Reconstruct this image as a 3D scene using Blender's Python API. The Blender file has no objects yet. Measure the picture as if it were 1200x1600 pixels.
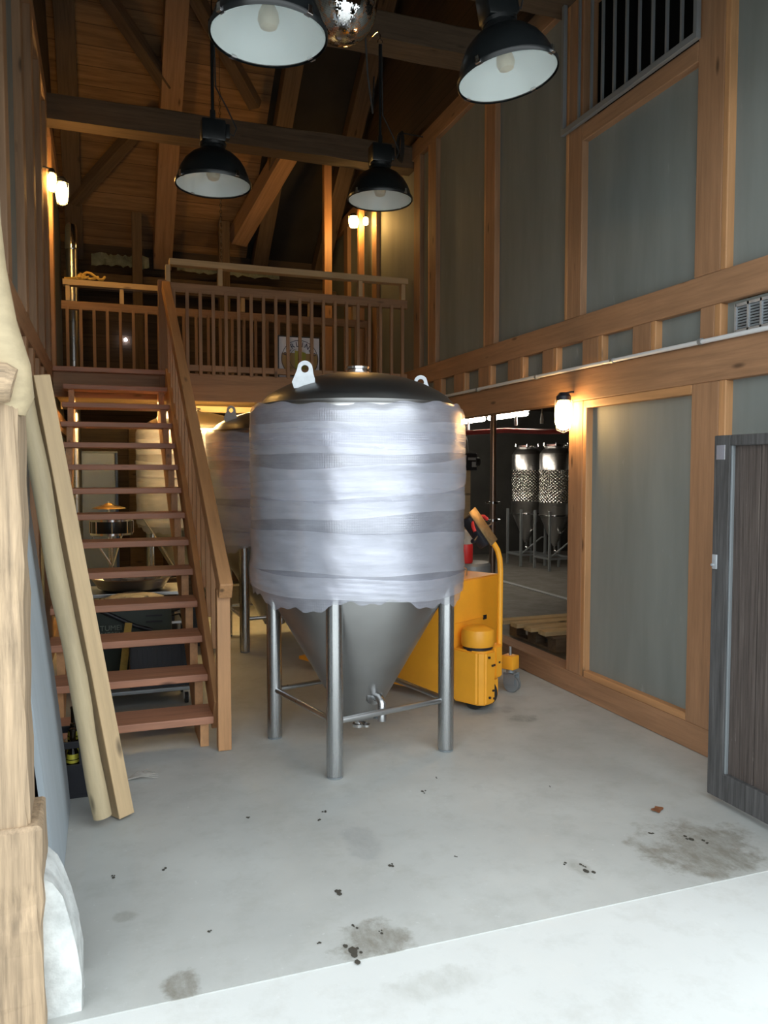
import bpy, bmesh, math, random
from mathutils import Vector, Matrix
random.seed(7)
S = bpy.context.scene
COL = S.collection
PI = math.pi

# ------------------------------------------------------------------ camera
FPX = 1230.0
pitch = math.atan(65 / FPX); yaw = math.atan(438 / FPX * math.cos(pitch))
Fv = Vector((math.sin(yaw) * math.cos(pitch), math.cos(yaw) * math.cos(pitch), -math.sin(pitch)))
Rv = Vector((math.cos(yaw), -math.sin(yaw), 0)); Uv = Rv.cross(Fv)
cd = bpy.data.cameras.new('camera'); cam = bpy.data.objects.new('camera', cd); COL.objects.link(cam)
cd.sensor_width = 36; cd.lens = FPX * 36 / 1600; cd.clip_start = 0.05; cd.clip_end = 200
M3 = Matrix((Rv, Uv, -Fv)).transposed()
cam.matrix_world = Matrix.Translation((0, 0, 1.6)) @ M3.to_4x4()
S.camera = cam
# ------------------------------------------------------------------ sky, exposure
S.view_settings.view_transform = 'Standard'; S.view_settings.look = 'None'
S.view_settings.exposure = 1.65; S.view_settings.gamma = 1; S.view_settings.use_curve_mapping = False
W = bpy.data.worlds.new('sky'); S.world = W; W.use_nodes = True
wn = W.node_tree.nodes; wl = W.node_tree.links
bg = wn['Background']; tc = wn.new('ShaderNodeTexCoord'); sp = wn.new('ShaderNodeSeparateXYZ')
cr = wn.new('ShaderNodeValToRGB'); wl.new(tc.outputs['Generated'], sp.inputs[0]); wl.new(sp.outputs[2], cr.inputs[0])
cr.color_ramp.elements[0].position = 0.0; cr.color_ramp.elements[0].color = (0.25, 0.26, 0.25, 1)
cr.color_ramp.elements[1].position = 0.06; cr.color_ramp.elements[1].color = (0.90, 0.97, 1.0, 1)
wl.new(cr.outputs[0], bg.inputs[0]); bg.inputs[1].default_value = 1.0

# ------------------------------------------------------------------ materials
class NT:
    def __init__(s, name):
        s.m = bpy.data.materials.new(name); s.m.use_nodes = True
        s.n = s.m.node_tree.nodes; s.l = s.m.node_tree.links; s.p = s.n['Principled BSDF']
    def new(s, t, **kw):
        n = s.n.new(t)
        for k, v in kw.items():
            if k.startswith('i_'): n.inputs[int(k[2:])].default_value = v
            else: setattr(n, k, v)
        return n
    def link(s, a, b): s.l.new(a, b)
    def math(s, op, a, b=None, c=None):
        n = s.new('ShaderNodeMath', operation=op)
        for i, v in enumerate((a, b, c)):
            if v is None: continue
            if hasattr(v, 'links') or hasattr(v, 'is_linked'): s.link(v, n.inputs[i])
            else: n.inputs[i].default_value = v
        return n.outputs[0]
    def coord(s, scale=(1, 1, 1), rnd=True):
        t = s.new('ShaderNodeTexCoord'); mp = s.new('ShaderNodeMapping'); mp.inputs['Scale'].default_value = scale
        s.link(t.outputs['Object'], mp.inputs['Vector'])
        if rnd:
            oi = s.new('ShaderNodeObjectInfo'); m = s.math('MULTIPLY', oi.outputs['Random'], 37.0)
            cx = s.new('ShaderNodeCombineXYZ')
            for i in range(3): s.link(m, cx.inputs[i])
            s.link(cx.outputs[0], mp.inputs['Location'])
        return mp.outputs[0]
    def noise(s, vec, scale, detail=4, rough=0.6):
        n = s.new('ShaderNodeTexNoise'); n.inputs['Scale'].default_value = scale
        n.inputs['Detail'].default_value = detail; n.inputs['Roughness'].default_value = rough
        s.link(vec, n.inputs['Vector']); return n.outputs[0]
    def ramp(s, fac, stops):
        r = s.new('ShaderNodeValToRGB'); e = r.color_ramp.elements
        e[0].position, e[0].color = stops[0][0], (*stops[0][1], 1)
        e[1].position, e[1].color = stops[-1][0], (*stops[-1][1], 1)
        for p_, c_ in stops[1:-1]:
            x = e.new(p_); x.color = (*c_, 1)
        s.link(fac, r.inputs[0]); return r.outputs[0]
    def mix(s, fac, a, b, mode='MIX'):
        n = s.new('ShaderNodeMix', data_type='RGBA', blend_type=mode)
        for i, v in ((0, fac), (6, a), (7, b)):
            if isinstance(v, (int, float)): n.inputs[i].default_value = v
            elif isinstance(v, tuple): n.inputs[i].default_value = (*v, 1)
            else: s.link(v, n.inputs[i])
        return n.outputs[2]
    def bump(s, h, strength=0.3, dist=0.01):
        b = s.new('ShaderNodeBump'); b.inputs['Strength'].default_value = strength; b.inputs['Distance'].default_value = dist
        s.link(h, b.inputs['Height']); s.link(b.outputs[0], s.p.inputs['Normal'])
    def set(s, col=None, rough=None, metal=None, **kw):
        if col is not None:
            if isinstance(col, tuple): s.p.inputs['Base Color'].default_value = (*col, 1)
            else: s.link(col, s.p.inputs['Base Color'])
        if rough is not None:
            if isinstance(rough, (int, float)): s.p.inputs['Roughness'].default_value = rough
            else: s.link(rough, s.p.inputs['Roughness'])
        if metal is not None: s.p.inputs['Metallic'].default_value = metal
        for k, v in kw.items():
            k = k.replace('_', ' ')
            if hasattr(v, 'is_linked'): s.link(v, s.p.inputs[k])
            else: s.p.inputs[k].default_value = v
        return s.m

def wood(name, c, var=0.35, rough=0.65, knots=True, dark=None, bumpy=0.25, streak=1.0):
    """grain runs along the object's own X axis"""
    t = NT(name)
    v = t.coord((0.9, 14 * streak, 14 * streak)); n1 = t.noise(v, 2.2, 5, 0.65)
    v2 = t.coord((1.2, 2.0, 2.0)); n2 = t.noise(v2, 1.3, 2)
    hi = tuple(min(1, x * (1 + var)) for x in c); lo = tuple(x * (1 - var) for x in c)
    col = t.ramp(n1, [(0.3, lo), (0.5, c), (0.72, hi)])
    col = t.mix(t.ramp(n2, [(0.35, (0, 0, 0)), (0.7, (0.45, 0.45, 0.45))]), col, tuple(x * 0.72 for x in c))
    if knots:
        vo = t.new('ShaderNodeTexVoronoi'); vo.inputs['Scale'].default_value = 1.0
        t.link(t.coord((2.1, 7, 7)), vo.inputs['Vector'])
        k = t.ramp(vo.outputs['Distance'], [(0.05, (1, 1, 1)), (0.13, (0, 0, 0))])
        col = t.mix(k, col, tuple(x * 0.32 for x in c))
    t.bump(n1, bumpy, 0.004)
    return t.set(col, rough)

M = {}
M['wall_wood'] = wood('larch timber', (0.37, 0.20, 0.105), 0.25)
M['old_wood'] = wood('old timber', (0.115, 0.075, 0.045), 0.35, 0.8)
M['pale_wood'] = wood('fresh spruce', (0.54, 0.385, 0.215), 0.14, 0.6)
M['log_wood'] = wood('peeled log', (0.47, 0.375, 0.23), 0.22, 0.6, streak=0.5)
M['tread_wood'] = wood('reddish larch', (0.46, 0.215, 0.13), 0.22, 0.5)
M['rail_wood'] = wood('stair larch', (0.52, 0.27, 0.12), 0.2, 0.5)
M['loft_wood'] = wood('loft timber', (0.33, 0.19, 0.105), 0.25, 0.65)
M['jamb_wood'] = wood('weathered jamb oak', (0.36, 0.26, 0.165), 0.5, 0.75, bumpy=0.8, streak=1.8)
M['pallet_wood'] = wood('pallet wood', (0.66, 0.50, 0.28), 0.25, 0.8)
M['dark_pallet'] = wood('dirty pallet wood', (0.2, 0.14, 0.09), 0.3, 0.85)

def planks(name, c, axis=0, w=0.16, gap=0.35, rough=0.75, dist=0.006):
    t = NT(name); tcx = t.new('ShaderNodeTexCoord'); sx = t.new('ShaderNodeSeparateXYZ'); t.link(tcx.outputs['Object'], sx.inputs[0])
    q = t.math('DIVIDE', sx.outputs[axis], w); fr = t.math('FRACT', q); fl = t.math('FLOOR', q)
    ga = 1 if axis == 0 else 0
    cx = t.new('ShaderNodeCombineXYZ')
    t.link(t.math('MULTIPLY', sx.outputs[ga], 0.7), cx.inputs[0]); t.link(t.math('MULTIPLY', fl, 7.3), cx.inputs[1]); t.link(t.math('MULTIPLY', fr, 2.0), cx.inputs[2])
    n = t.noise(cx.outputs[0], 2.5, 5, 0.65)
    wn_ = t.new('ShaderNodeTexWhiteNoise', noise_dimensions='1D'); t.link(fl, wn_.inputs['W'])
    col = t.ramp(n, [(0.3, tuple(x * 0.6 for x in c)), (0.7, tuple(x * 1.4 for x in c))])
    col = t.mix(t.math('MULTIPLY', wn_.outputs[0], 0.5), col, tuple(x * 0.55 for x in c))
    edge = t.math('LESS_THAN', fr, 0.035)
    col = t.mix(t.math('MULTIPLY', edge, gap + 0.4), col, tuple(x * 0.15 for x in c))
    t.bump(t.math('SUBTRACT', n, edge), 0.3, dist)
    return t.set(col, rough)
M['roof_planks'] = planks('roof boarding', (0.28, 0.155, 0.07), axis=1, w=0.22)
M['dark_planks'] = planks('dark wall boarding', (0.07, 0.045, 0.028), axis=2, w=0.18)
M['under_planks'] = planks('underside boarding', (0.62, 0.42, 0.18), axis=1, w=0.14)
M['dark_room'] = None

def plain(name, c, rough=0.6, metal=0.0, nz=0.0, sc=6, bump=0.0, **kw):
    t = NT(name)
    col = c
    if nz or bump:
        n = t.noise(t.coord(), sc, 4)
        if nz: col = t.ramp(n, [(0.3, tuple(x * (1 - nz) for x in c)), (0.7, tuple(min(1, x * (1 + nz)) for x in c))])
        if bump: t.bump(n, bump, 0.01)
    return t.set(col, rough, metal, **kw)
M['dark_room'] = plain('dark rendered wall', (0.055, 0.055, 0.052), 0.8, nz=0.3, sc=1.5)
M['void'] = plain('painted dark void', (0.012, 0.011, 0.010), 0.9)
M['roof_dark'] = plain('roof slope painted dark', (0.022, 0.019, 0.016), 0.9, nz=0.3, sc=2)  # black colour paints in the dark void under the roof
M['black'] = plain('black enamel', (0.008, 0.010, 0.011), 0.32, nz=0.2, sc=4)
M['black_plastic'] = plain('black plastic', (0.014, 0.015, 0.022), 0.45)
M['rubber'] = plain('rubber', (0.02, 0.02, 0.02), 0.8)
M['white_enamel'] = plain('white enamel', (0.72, 0.80, 0.80), 0.35)
M['chrome'] = plain('chrome', (0.75, 0.75, 0.76), 0.12, 1.0)
M['galv'] = plain('galvanised plate', (0.50, 0.53, 0.56), 0.45, 0.55, nz=0.12, sc=20)
M['white_pipe'] = plain('white plastic pipe', (0.72, 0.73, 0.74), 0.4)
M['yellow'] = plain('yellow orange paint', (0.95, 0.42, 0.03), 0.38, nz=0.07, sc=4)
M['red'] = plain('red plastic', (0.62, 0.03, 0.03), 0.4)
M['red_paint'] = plain('red painted steel', (0.45, 0.05, 0.05), 0.5)
M['green'] = plain('dark green plastic', (0.035, 0.052, 0.045), 0.55)
M['grey_steel'] = plain('grey painted steel', (0.30, 0.33, 0.35), 0.45, 0.5)
M['foil'] = plain('silver foil insulation', (0.34, 0.42, 0.38), 0.35, 0.6, nz=0.4, sc=8, bump=1.0)
M['paper'] = plain('white board', (0.85, 0.84, 0.88), 0.7)
M['ink'] = plain('dark blue ink', (0.03, 0.035, 0.09), 0.7)
M['tan'] = plain('tan print', (0.42, 0.27, 0.10), 0.7)
M['beer'] = plain('yellow green print', (0.40, 0.38, 0.06), 0.7)
M['greyprint'] = plain('olive print lines', (0.12, 0.13, 0.03), 0.7)
M['bottle'] = plain('dark brown glass', (0.012, 0.008, 0.004), 0.06)
M['label_yellow'] = plain('yellow bottle label', (0.6, 0.55, 0.06), 0.5)
M['canvas'] = plain('yellow canvas', (0.60, 0.40, 0.10), 0.85, nz=0.3, sc=9)
M['cloth'] = plain('grey plastic sheeting', (0.36, 0.34, 0.31), 0.5, nz=0.4, sc=9, bump=0.8)
M['worn_brass'] = plain('worn brass plate', (0.36, 0.26, 0.14), 0.45, 0.7, nz=0.3, sc=20)
M['brass'] = plain('brass', (0.70, 0.50, 0.22), 0.22, 1.0)
M['cream'] = plain('cream carton', (0.48, 0.42, 0.30), 0.8, nz=0.15, sc=6)
M['drum'] = plain('blue-grey door enamel', (0.19, 0.23, 0.28), 0.42, 0.3)
M['blue_edge'] = plain('blue door edge', (0.03, 0.07, 0.2), 0.5)
M['stain'] = plain('dry leaf', (0.20, 0.075, 0.03), 0.8)
M['dirt'] = plain('dark crumbs', (0.05, 0.045, 0.035), 0.9)
M['text_grey'] = plain('pale green lettering', (0.22, 0.26, 0.22), 0.6)

def emis(name, c, st):
    t = NT(name); return t.set((0.8, 0.8, 0.8), 0.5, Emission_Color=(*c, 1), Emission_Strength=st)
M['bulb'] = emis('warm lit bulb glass', (1.0, 0.56, 0.16), 36)
M['bulb_lower'] = emis('warm lit bulkhead glass', (1.0, 0.60, 0.22), 22)
M['tube'] = emis('lit fluorescent tube', (1.0, 0.90, 0.74), 16)
M['led'] = emis('small white indicator', (0.9, 0.9, 1.0), 8)

# steel
def steel(name, c=(0.52, 0.52, 0.52), rough=0.3, sc=(1, 1, 40)):
    t = NT(name); n = t.noise(t.coord(sc), 3, 4); r = t.math('MULTIPLY_ADD', n, 0.16, rough - 0.08)
    n2 = t.noise(t.coord(), 2, 3)
    col = t.ramp(n2, [(0.3, tuple(x * 0.88 for x in c)), (0.7, tuple(x * 1.08 for x in c))])
    return t.set(col, r, 1.0)
M['steel'] = steel('brushed stainless steel')
M['steel_plain'] = steel('plain stainless tube', (0.50, 0.51, 0.52), 0.3, (6, 6, 6))
M['steel_leg'] = steel('satin stainless leg', (0.50, 0.51, 0.52), 0.27, (40, 40, 1))
M['steel_dome'] = steel('dome steel with painted dark reflection', (0.33, 0.33, 0.33), 0.36)  # darker than the shell: reflected dark ceiling put into the colour
M['steel_cone'] = steel('ground cone steel', (0.40, 0.40, 0.40), 0.42)
t = NT('dimpled jacket steel')
tcx = t.new('ShaderNodeTexCoord'); sx = t.new('ShaderNodeSeparateXYZ'); t.link(tcx.outputs['Object'], sx.inputs[0])
an = t.math('MULTIPLY', t.math('ARCTAN2', sx.outputs[1], sx.outputs[0]), 13.0); zz = t.math('MULTIPLY', sx.outputs[2], 62.0)
hh = t.math('MULTIPLY', t.math('ABSOLUTE', t.math('SINE', t.math('ADD', an, zz))), t.math('ABSOLUTE', t.math('SINE', t.math('SUBTRACT', an, zz))))
t.bump(hh, 1.0, 0.012); M['dimple'] = t.set((0.62, 0.60, 0.56), 0.22, 1.0)

# plastic wraps
def wrapmat(name, base, alpha_lo, alpha_hi, bubbles, rough):
    t = NT(name); v = t.coord((1, 1, 1), False)
    n = t.noise(t.coord((2.0, 2.0, 9.0), False), 2.4, 5, 0.65); n2 = t.noise(t.coord((1, 1, 14), False), 6.0, 5, 0.7)
    a = t.ramp(n, [(0.3, (alpha_lo,) * 3), (0.7, (alpha_hi,) * 3)])
    h = n2
    if bubbles:
        tcx = t.new('ShaderNodeTexCoord'); sx = t.new('ShaderNodeSeparateXYZ'); t.link(tcx.outputs['Object'], sx.inputs[0])
        cx = t.new('ShaderNodeCombineXYZ'); t.link(t.math('MULTIPLY', t.math('ARCTAN2', sx.outputs[1], sx.outputs[0]), 0.62), cx.inputs[0]); t.link(sx.outputs[2], cx.inputs[1])
        vo = t.new('ShaderNodeTexVoronoi'); vo.inputs['Scale'].default_value = 78; vo.inputs['Randomness'].default_value = 0.15
        t.link(cx.outputs[0], vo.inputs['Vector'])
        h = t.math('SUBTRACT', t.math('MULTIPLY', n2, 0.6), t.math('MULTIPLY', vo.outputs['Distance'], 0.55))
    t.bump(h, 0.42, 0.006)
    return t.set(base, rough, 0.45, Alpha=a, Specular_IOR_Level=0.7, Coat_Weight=0.4, Coat_Roughness=0.15)
M['bubble'] = wrapmat('bubble wrap', (0.62, 0.64, 0.76), 0.40, 0.55, True, 0.30)
M['film'] = wrapmat('stretch film', (0.80, 0.82, 0.93), 0.34, 0.52, False, 0.26)

# panel board, concrete, others
def panel(name, c):
    t = NT(name); n = t.noise(t.coord((3, 3, 0.5)), 1.2, 4); n2 = t.noise(t.coord((9, 9, 2.2)), 1.6, 6, 0.7)
    col = t.ramp(n, [(0.3, tuple(x * 0.85 for x in c)), (0.7, tuple(x * 1.12 for x in c))])
    col = t.mix(t.ramp(n2, [(0.64, (0, 0, 0)), (0.8, (0.4, 0.4, 0.4))]), col, (0.55, 0.6, 0.6))
    return t.set(col, 0.7)
M['panel'] = panel('grey fibre panel', (0.215, 0.235, 0.222))
M['plaster'] = panel('grey plasterboard', (0.37, 0.42, 0.46))

def concrete(name, c, stains, worn=0.3):
    t = NT(name); v = t.coord((1, 1, 1), False)
    n = t.noise(v, 0.9, 5, 0.55); n2 = t.noise(v, 5.0, 6, 0.7); n3 = t.noise(v, 28.0, 4, 0.7); n4 = t.noise(t.coord((1.6, 0.8, 1), False), 13.0, 6, 0.75)
    col = t.ramp(n, [(0.25, tuple(x * (1 - worn) for x in c)), (0.75, tuple(min(1, x * (1 + worn * 0.4)) for x in c))])
    col = t.mix(t.ramp(n2, [(0.5, (0, 0, 0)), (0.8, (0.42, 0.42, 0.42))]), col, tuple(x * y_ for x, y_ in zip(c, (0.60, 0.57, 0.52))))
    col = t.mix(t.ramp(n3, [(0.64, (0, 0, 0)), (0.75, (0.3, 0.3, 0.3))]), col, (0.8, 0.82, 0.82))
    tcx = t.new('ShaderNodeTexCoord'); sx = t.new('ShaderNodeSeparateXYZ'); t.link(tcx.outputs['Object'], sx.inputs[0])
    for (x, y, rx, ry, st, sc) in stains:
        dx = t.math('DIVIDE', t.math('SUBTRACT', sx.outputs[0], x), rx); dy = t.math('DIVIDE', t.math('SUBTRACT', sx.outputs[1], y), ry)
        d = t.math('SQRT', t.math('ADD', t.math('MULTIPLY', dx, dx), t.math('MULTIPLY', dy, dy)))
        d = t.math('ADD', d, t.math('MULTIPLY', t.math('SUBTRACT', n2, 0.5), 2.6))
        f = t.math('MULTIPLY', t.ramp(d, [(0.55, (st,) * 3), (0.92, (0, 0, 0))]), t.ramp(n4, [(0.3, (0.35,) * 3), (0.62, (1, 1, 1))]))
        col = t.mix(f, col, sc)
    t.bump(t.math('ADD', n3, n2), 0.15, 0.004)
    rg = t.ramp(n2, [(0.3, (0.42,) * 3), (0.7, (0.68,) * 3)])
    return t.set(col, rg)
br = (0.15, 0.135, 0.10)
M['floor'] = concrete('trowelled concrete', (0.50, 0.515, 0.50), [
    (0.84, 2.47, 0.16, 0.13, 0.75, br), (2.36, 2.62, 0.28, 0.30, 0.75, br), (2.52, 4.40, 0.13, 0.10, 0.6, (0.16, 0.17, 0.16)), (2.38, 4.62, 0.2, 0.08, 0.4, (0.2, 0.2, 0.2)),
    (0.2, 2.40, 0.06, 0.14, 0.75, br), (1.02, 3.12, 0.09, 0.2, 0.4, (0.24, 0.25, 0.26)), (1.78, 2.66, 0.05, 0.10, 0.4, br), (0.05, 2.9, 0.05, 0.04, 0.4, br)])
M['apron'] = concrete('apron concrete lightened for daylight', (0.66, 0.68, 0.67), [(0.95, 2.18, 0.22, 0.08, 0.35, (0.3, 0.3, 0.26))], 0.12)  # paler than the hall floor: outdoor daylight put into the colour
M['dark_floor'] = concrete('dark screed', (0.17, 0.16, 0.145), [])
M['lime'] = plain('whitewashed stone', (0.55, 0.57, 0.56), 0.9, nz=0.25, sc=11, bump=1.0)

t = NT('weathered door boards')
v = t.coord((40, 40, 1.1)); n = t.noise(v, 2.0, 5, 0.7)
n2 = t.noise(t.coord((18, 18, 3)), 1.5, 5, 0.8)
col = t.ramp(n, [(0.3, (0.035, 0.026, 0.022)), (0.6, (0.095, 0.075, 0.066)), (0.75, (0.17, 0.14, 0.12))])
col = t.mix(t.ramp(n2, [(0.66, (0, 0, 0)), (0.74, (0.5, 0.5, 0.5))]), col, (0.3, 0.27, 0.24))
t.bump(n, 0.6, 0.006); M['door_board'] = t.set(col, 0.8)
t = NT('weathered grey door frame')
n = t.noise(t.coord((30, 30, 1.4)), 2.0, 5, 0.7)
t.bump(n, 0.5, 0.005); M['door_frame'] = t.set(t.ramp(n, [(0.3, (0.030, 0.029, 0.029)), (0.7, (0.105, 0.102, 0.102))]), 0.75)

t = NT('mirror ball tiles')
tcx = t.new('ShaderNodeTexCoord'); sx = t.new('ShaderNodeSeparateXYZ'); t.link(tcx.outputs['Object'], sx.inputs[0])
la = t.math('MULTIPLY', t.math('ARCSINE', t.math('DIVIDE', sx.outputs[2], 0.201)), 26.0); lo = t.math('MULTIPLY', t.math('ARCTAN2', sx.outputs[1], sx.outputs[0]), 20.0)
g = t.math('MAXIMUM', t.math('LESS_THAN', t.math('FRACT', la), 0.1), t.math('LESS_THAN', t.math('FRACT', lo), 0.1))
cx = t.new('ShaderNodeCombineXYZ'); t.link(t.math('FLOOR', la), cx.inputs[0]); t.link(t.math('FLOOR', lo), cx.inputs[1])
w3 = t.new('ShaderNodeTexWhiteNoise', noise_dimensions='2D'); t.link(cx.outputs[0], w3.inputs['Vector'])
geo = t.new('ShaderNodeNewGeometry'); vm = t.new('ShaderNodeVectorMath', operation='MULTIPLY_ADD')
t.link(w3.outputs['Color'], vm.inputs[0]); vm.inputs[1].default_value = (0.10, 0.10, 0.10); t.link(geo.outputs['Normal'], vm.inputs[2])
v2 = t.new('ShaderNodeVectorMath', operation='SUBTRACT'); t.link(vm.outputs[0], v2.inputs[0]); v2.inputs[1].default_value = (0.05, 0.05, 0.05)
v4 = t.new('ShaderNodeVectorMath', operation='NORMALIZE'); t.link(v2.outputs[0], v4.inputs[0]); t.link(v4.outputs[0], t.p.inputs['Normal'])
M['mirror'] = t.set(t.mix(g, (0.9, 0.9, 0.9), (0.06, 0.06, 0.06)), 0.04, 1.0)

t = NT('clear lamp glass'); t.set((0.95, 1, 1), 0.05, 0.0, Alpha=0.12); M['glass'] = t.m
t = NT('frosted bulb'); t.set((0.55, 0.52, 0.40), 0.3, 0.0); M['bulb_off'] = t.m

# ------------------------------------------------------------------ geometry helpers
def link(name, bm, mat, parent=None, origin=None, smooth=False, ang=35):
    """bm holds world coordinates (or coordinates in the parent's frame if origin is given)."""
    me = bpy.data.meshes.new(name)
    if origin is None:
        if parent is None:
            lo = [min(v.co[i] for v in bm.verts) for i in range(3)]; hi = [max(v.co[i] for v in bm.verts) for i in range(3)]
            origin = Vector(((lo[0] + hi[0]) / 2, (lo[1] + hi[1]) / 2, lo[2]))
        else: origin = Vector((0, 0, 0))
    bmesh.ops.translate(bm, verts=bm.verts, vec=-Vector(origin))
    bmesh.ops.recalc_face_normals(bm, faces=bm.faces)
    bm.to_mesh(me); bm.free(); me.materials.append(mat)
    if smooth:
        for p in me.polygons: p.use_smooth = True
        me.set_sharp_from_angle(angle=math.radians(ang))
    o = bpy.data.objects.new(name, me); COL.objects.link(o)
    if parent: o.parent = parent
    o.location = origin
    return o
def B(): return bmesh.new()
def box(bm, x0, x1, y0, y1, z0, z1, bev=0.0):
    r = bmesh.ops.create_cube(bm, size=1, matrix=Matrix.Translation(((x0 + x1) / 2, (y0 + y1) / 2, (z0 + z1) / 2)) @ Matrix.Diagonal((abs(x1 - x0), abs(y1 - y0), abs(z1 - z0), 1)))
    if bev:
        es = {e for v in r['verts'] for e in v.link_edges}
        bmesh.ops.bevel(bm, geom=list(es), offset=bev, segments=2, affect='EDGES', profile=0.5)
    return bm
def mbox(bm, mat, sx, sy, sz, bev=0.0):
    r = bmesh.ops.create_cube(bm, size=1, matrix=mat @ Matrix.Diagonal((sx, sy, sz, 1)))
    if bev:
        es = {e for v in r['verts'] for e in v.link_edges}
        bmesh.ops.bevel(bm, geom=list(es), offset=bev, segments=2, affect='EDGES', profile=0.5)
    return bm
def lathe(bm, prof, seg=48, c=(0, 0, 0), mat=None, close=True, rf=None):
    rings = []
    for (r, z) in prof:
        ring = []
        for i in range(seg):
            a = 2 * PI * i / seg; rr = r if rf is None else rf(a, r, z)
            p = Vector((rr * math.cos(a), rr * math.sin(a), z))
            if mat: p = mat @ p
            ring.append(bm.verts.new(p + Vector(c)))
        rings.append(ring)
    for a, b in zip(rings, rings[1:]):
        for i in range(seg):
            j = (i + 1) % seg; bm.faces.new((a[i], a[j], b[j], b[i]))
    if close:
        bm.faces.new(rings[0]); bm.faces.new(rings[-1])
    return bm
def tube(bm, pts, r, seg=12, cap=True):
    pts = [Vector(p) for p in pts]; rings = []
    rs = r if isinstance(r, (list, tuple)) else [r] * len(pts)
    prev = None
    for i, p in enumerate(pts):
        d = (pts[min(i + 1, len(pts) - 1)] - pts[max(i - 1, 0)]).normalized()
        if prev is None:
            u = d.cross(Vector((0, 0, 1)));
            if u.length < 0.05: u = d.cross(Vector((0, 1, 0)))
        else: u = prev - d * prev.dot(d)
        u.normalize(); prev = u; w = d.cross(u)
        rings.append([bm.verts.new(p + (u * math.cos(2 * PI * k / seg) + w * math.sin(2 * PI * k / seg)) * rs[i]) for k in range(seg)])
    for a, b in zip(rings, rings[1:]):
        for i in range(seg):
            j = (i + 1) % seg; bm.faces.new((a[i], a[j], b[j], b[i]))
    if cap: bm.faces.new(rings[0]); bm.faces.new(rings[-1])
    return bm
def prism(bm, poly, axis, a, b):
    def P(u, v, w): return {0: (w, u, v), 1: (u, w, v), 2: (u, v, w)}[axis]
    A = [bm.verts.new(P(u, v, a)) for u, v in poly]; Bv = [bm.verts.new(P(u, v, b)) for u, v in poly]
    n = len(poly); bm.faces.new(A); bm.faces.new(Bv)
    for i in range(n): bm.faces.new((A[i], A[(i + 1) % n], Bv[(i + 1) % n], Bv[i]))
    return bm
def beam(name, p0, p1, w, h, mat, parent=None, bev=0.006, up=(0, 0, 1), rough=0.0, poff=Vector((0, 0, 0))):
    """square timber from p0 to p1, w across, h along 'up'; local X is its length"""
    p0, p1 = Vector(p0), Vector(p1); d = p1 - p0; L = d.length; x = d.normalized(); u = Vector(up)
    y = u.cross(x)
    if y.length < 1e-3: y = Vector((0, 1, 0)).cross(x)
    y.normalize(); z = x.cross(y)
    bm = B(); mbox(bm, Matrix.Identity(4), L, w, h, bev)
    if rough:
        bmesh.ops.subdivide_edges(bm, edges=[e for e in bm.edges if e.calc_length() > L * 0.8], cuts=10, use_grid_fill=True)
        for v in bm.verts: v.co += Vector((0, random.uniform(-rough, rough), random.uniform(-rough, rough)))
    me = bpy.data.meshes.new(name); bm.to_mesh(me); bm.free(); me.materials.append(mat)
    o = bpy.data.objects.new(name, me); COL.objects.link(o)
    mw = Matrix((x, y, z)).transposed().to_4x4(); mw.translation = (p0 + p1) / 2 - Vector(poff)
    if parent:
        o.parent = parent
    o.matrix_local = mw
    return o
def empty(name, loc, label, cat, group=None, rz=0):
    o = bpy.data.objects.new(name, None); COL.objects.link(o); o.location = loc; o.rotation_euler = (0, 0, rz)
    o.empty_display_size = 0.1
    return tag(o, label, cat, group)
def tag(o, label, cat, group=None, kind=None):
    o['label'] = label; o['category'] = cat
    if group: o['group'] = group
    if kind: o['kind'] = kind
    return o
def struct(o, label=None):
    o['kind'] = 'structure'
    if label: o['label'] = label
    return o
def kids(root): return [c for c in COL.objects if c.parent == root]
def dup(root, loc, rz=None, label=None, group=None):
    r = root.copy(); COL.objects.link(r); r.location = loc
    if rz is not None: r.rotation_euler = (0, 0, rz)
    if label: r['label'] = label
    if group: r['group'] = group
    for ch in kids(root):
        c = ch.copy(); COL.objects.link(c); c.parent = r
        for g in kids(ch):
            d = g.copy(); COL.objects.link(d); d.parent = c
    return r
trim_n = [0]
def trim(*a, **k):
    trim_n[0] += 1
    return struct(beam('trim_%d' % trim_n[0], *a, **k))

# ================================================================== THE SETTING
XR, XL = 3.14, -0.43
ZT = 5.0
struct(link('floor', box(B(), -0.7, 3.3, 2.38, 11.4, -0.2, 0.0), M['floor'], origin=(0, 0, 0)))
bm = B(); box(bm, 3.3, 9.6, 2.3, 13.6, -0.2, -0.002)
struct(link('floor', bm, M['dark_floor'], origin=(0, 0, 0)), 'dark screed floor of the side room')
bm = B(); n = 40
prism(bm, [(-14, -14), (16, -14), (16, 2.38), (-14, 2.38)], 2, -0.22, -0.003)
struct(link('floor', bm, M['apron'], origin=(0, 0, 0)), 'concrete apron outside the doorway, painted lighter for daylight')
# right wall panels (with the opening and the barred hatch left out)
bm = B(); X0, X1 = XR + 0.05, XR + 0.11
OY0, OY1 = 4.88, 7.45
box(bm, X0, X1, 2.4, OY0, 0, 3.95); box(bm, X0, X1, OY0, OY1, 2.1, ZT); box(bm, X0, X1, OY1, 11.4, 0, ZT)
box(bm, X0, X1, 2.4, 3.5, 3.95, ZT)
struct(link('wall_right', bm, M['panel'], origin=(X0, 0, 0)))
bm = B(); box(bm, 4.0, 4.06, 3.0, 5.4, 3.7, 5.6); box(bm, X1, 4.06, 3.0, 5.4, 3.6, 3.7); box(bm, X1, 4.06, 3.0, 3.06, 3.7, 5.6); box(bm, X1, 4.06, 5.34, 5.4, 3.7, 5.6); box(bm, X1, 4.06, 3.0, 5.4, 5.6, 5.66)  # added black box behind the hatch, keeps sky light out
struct(link('wall_light_blocker', bm, M['void']))
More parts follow.
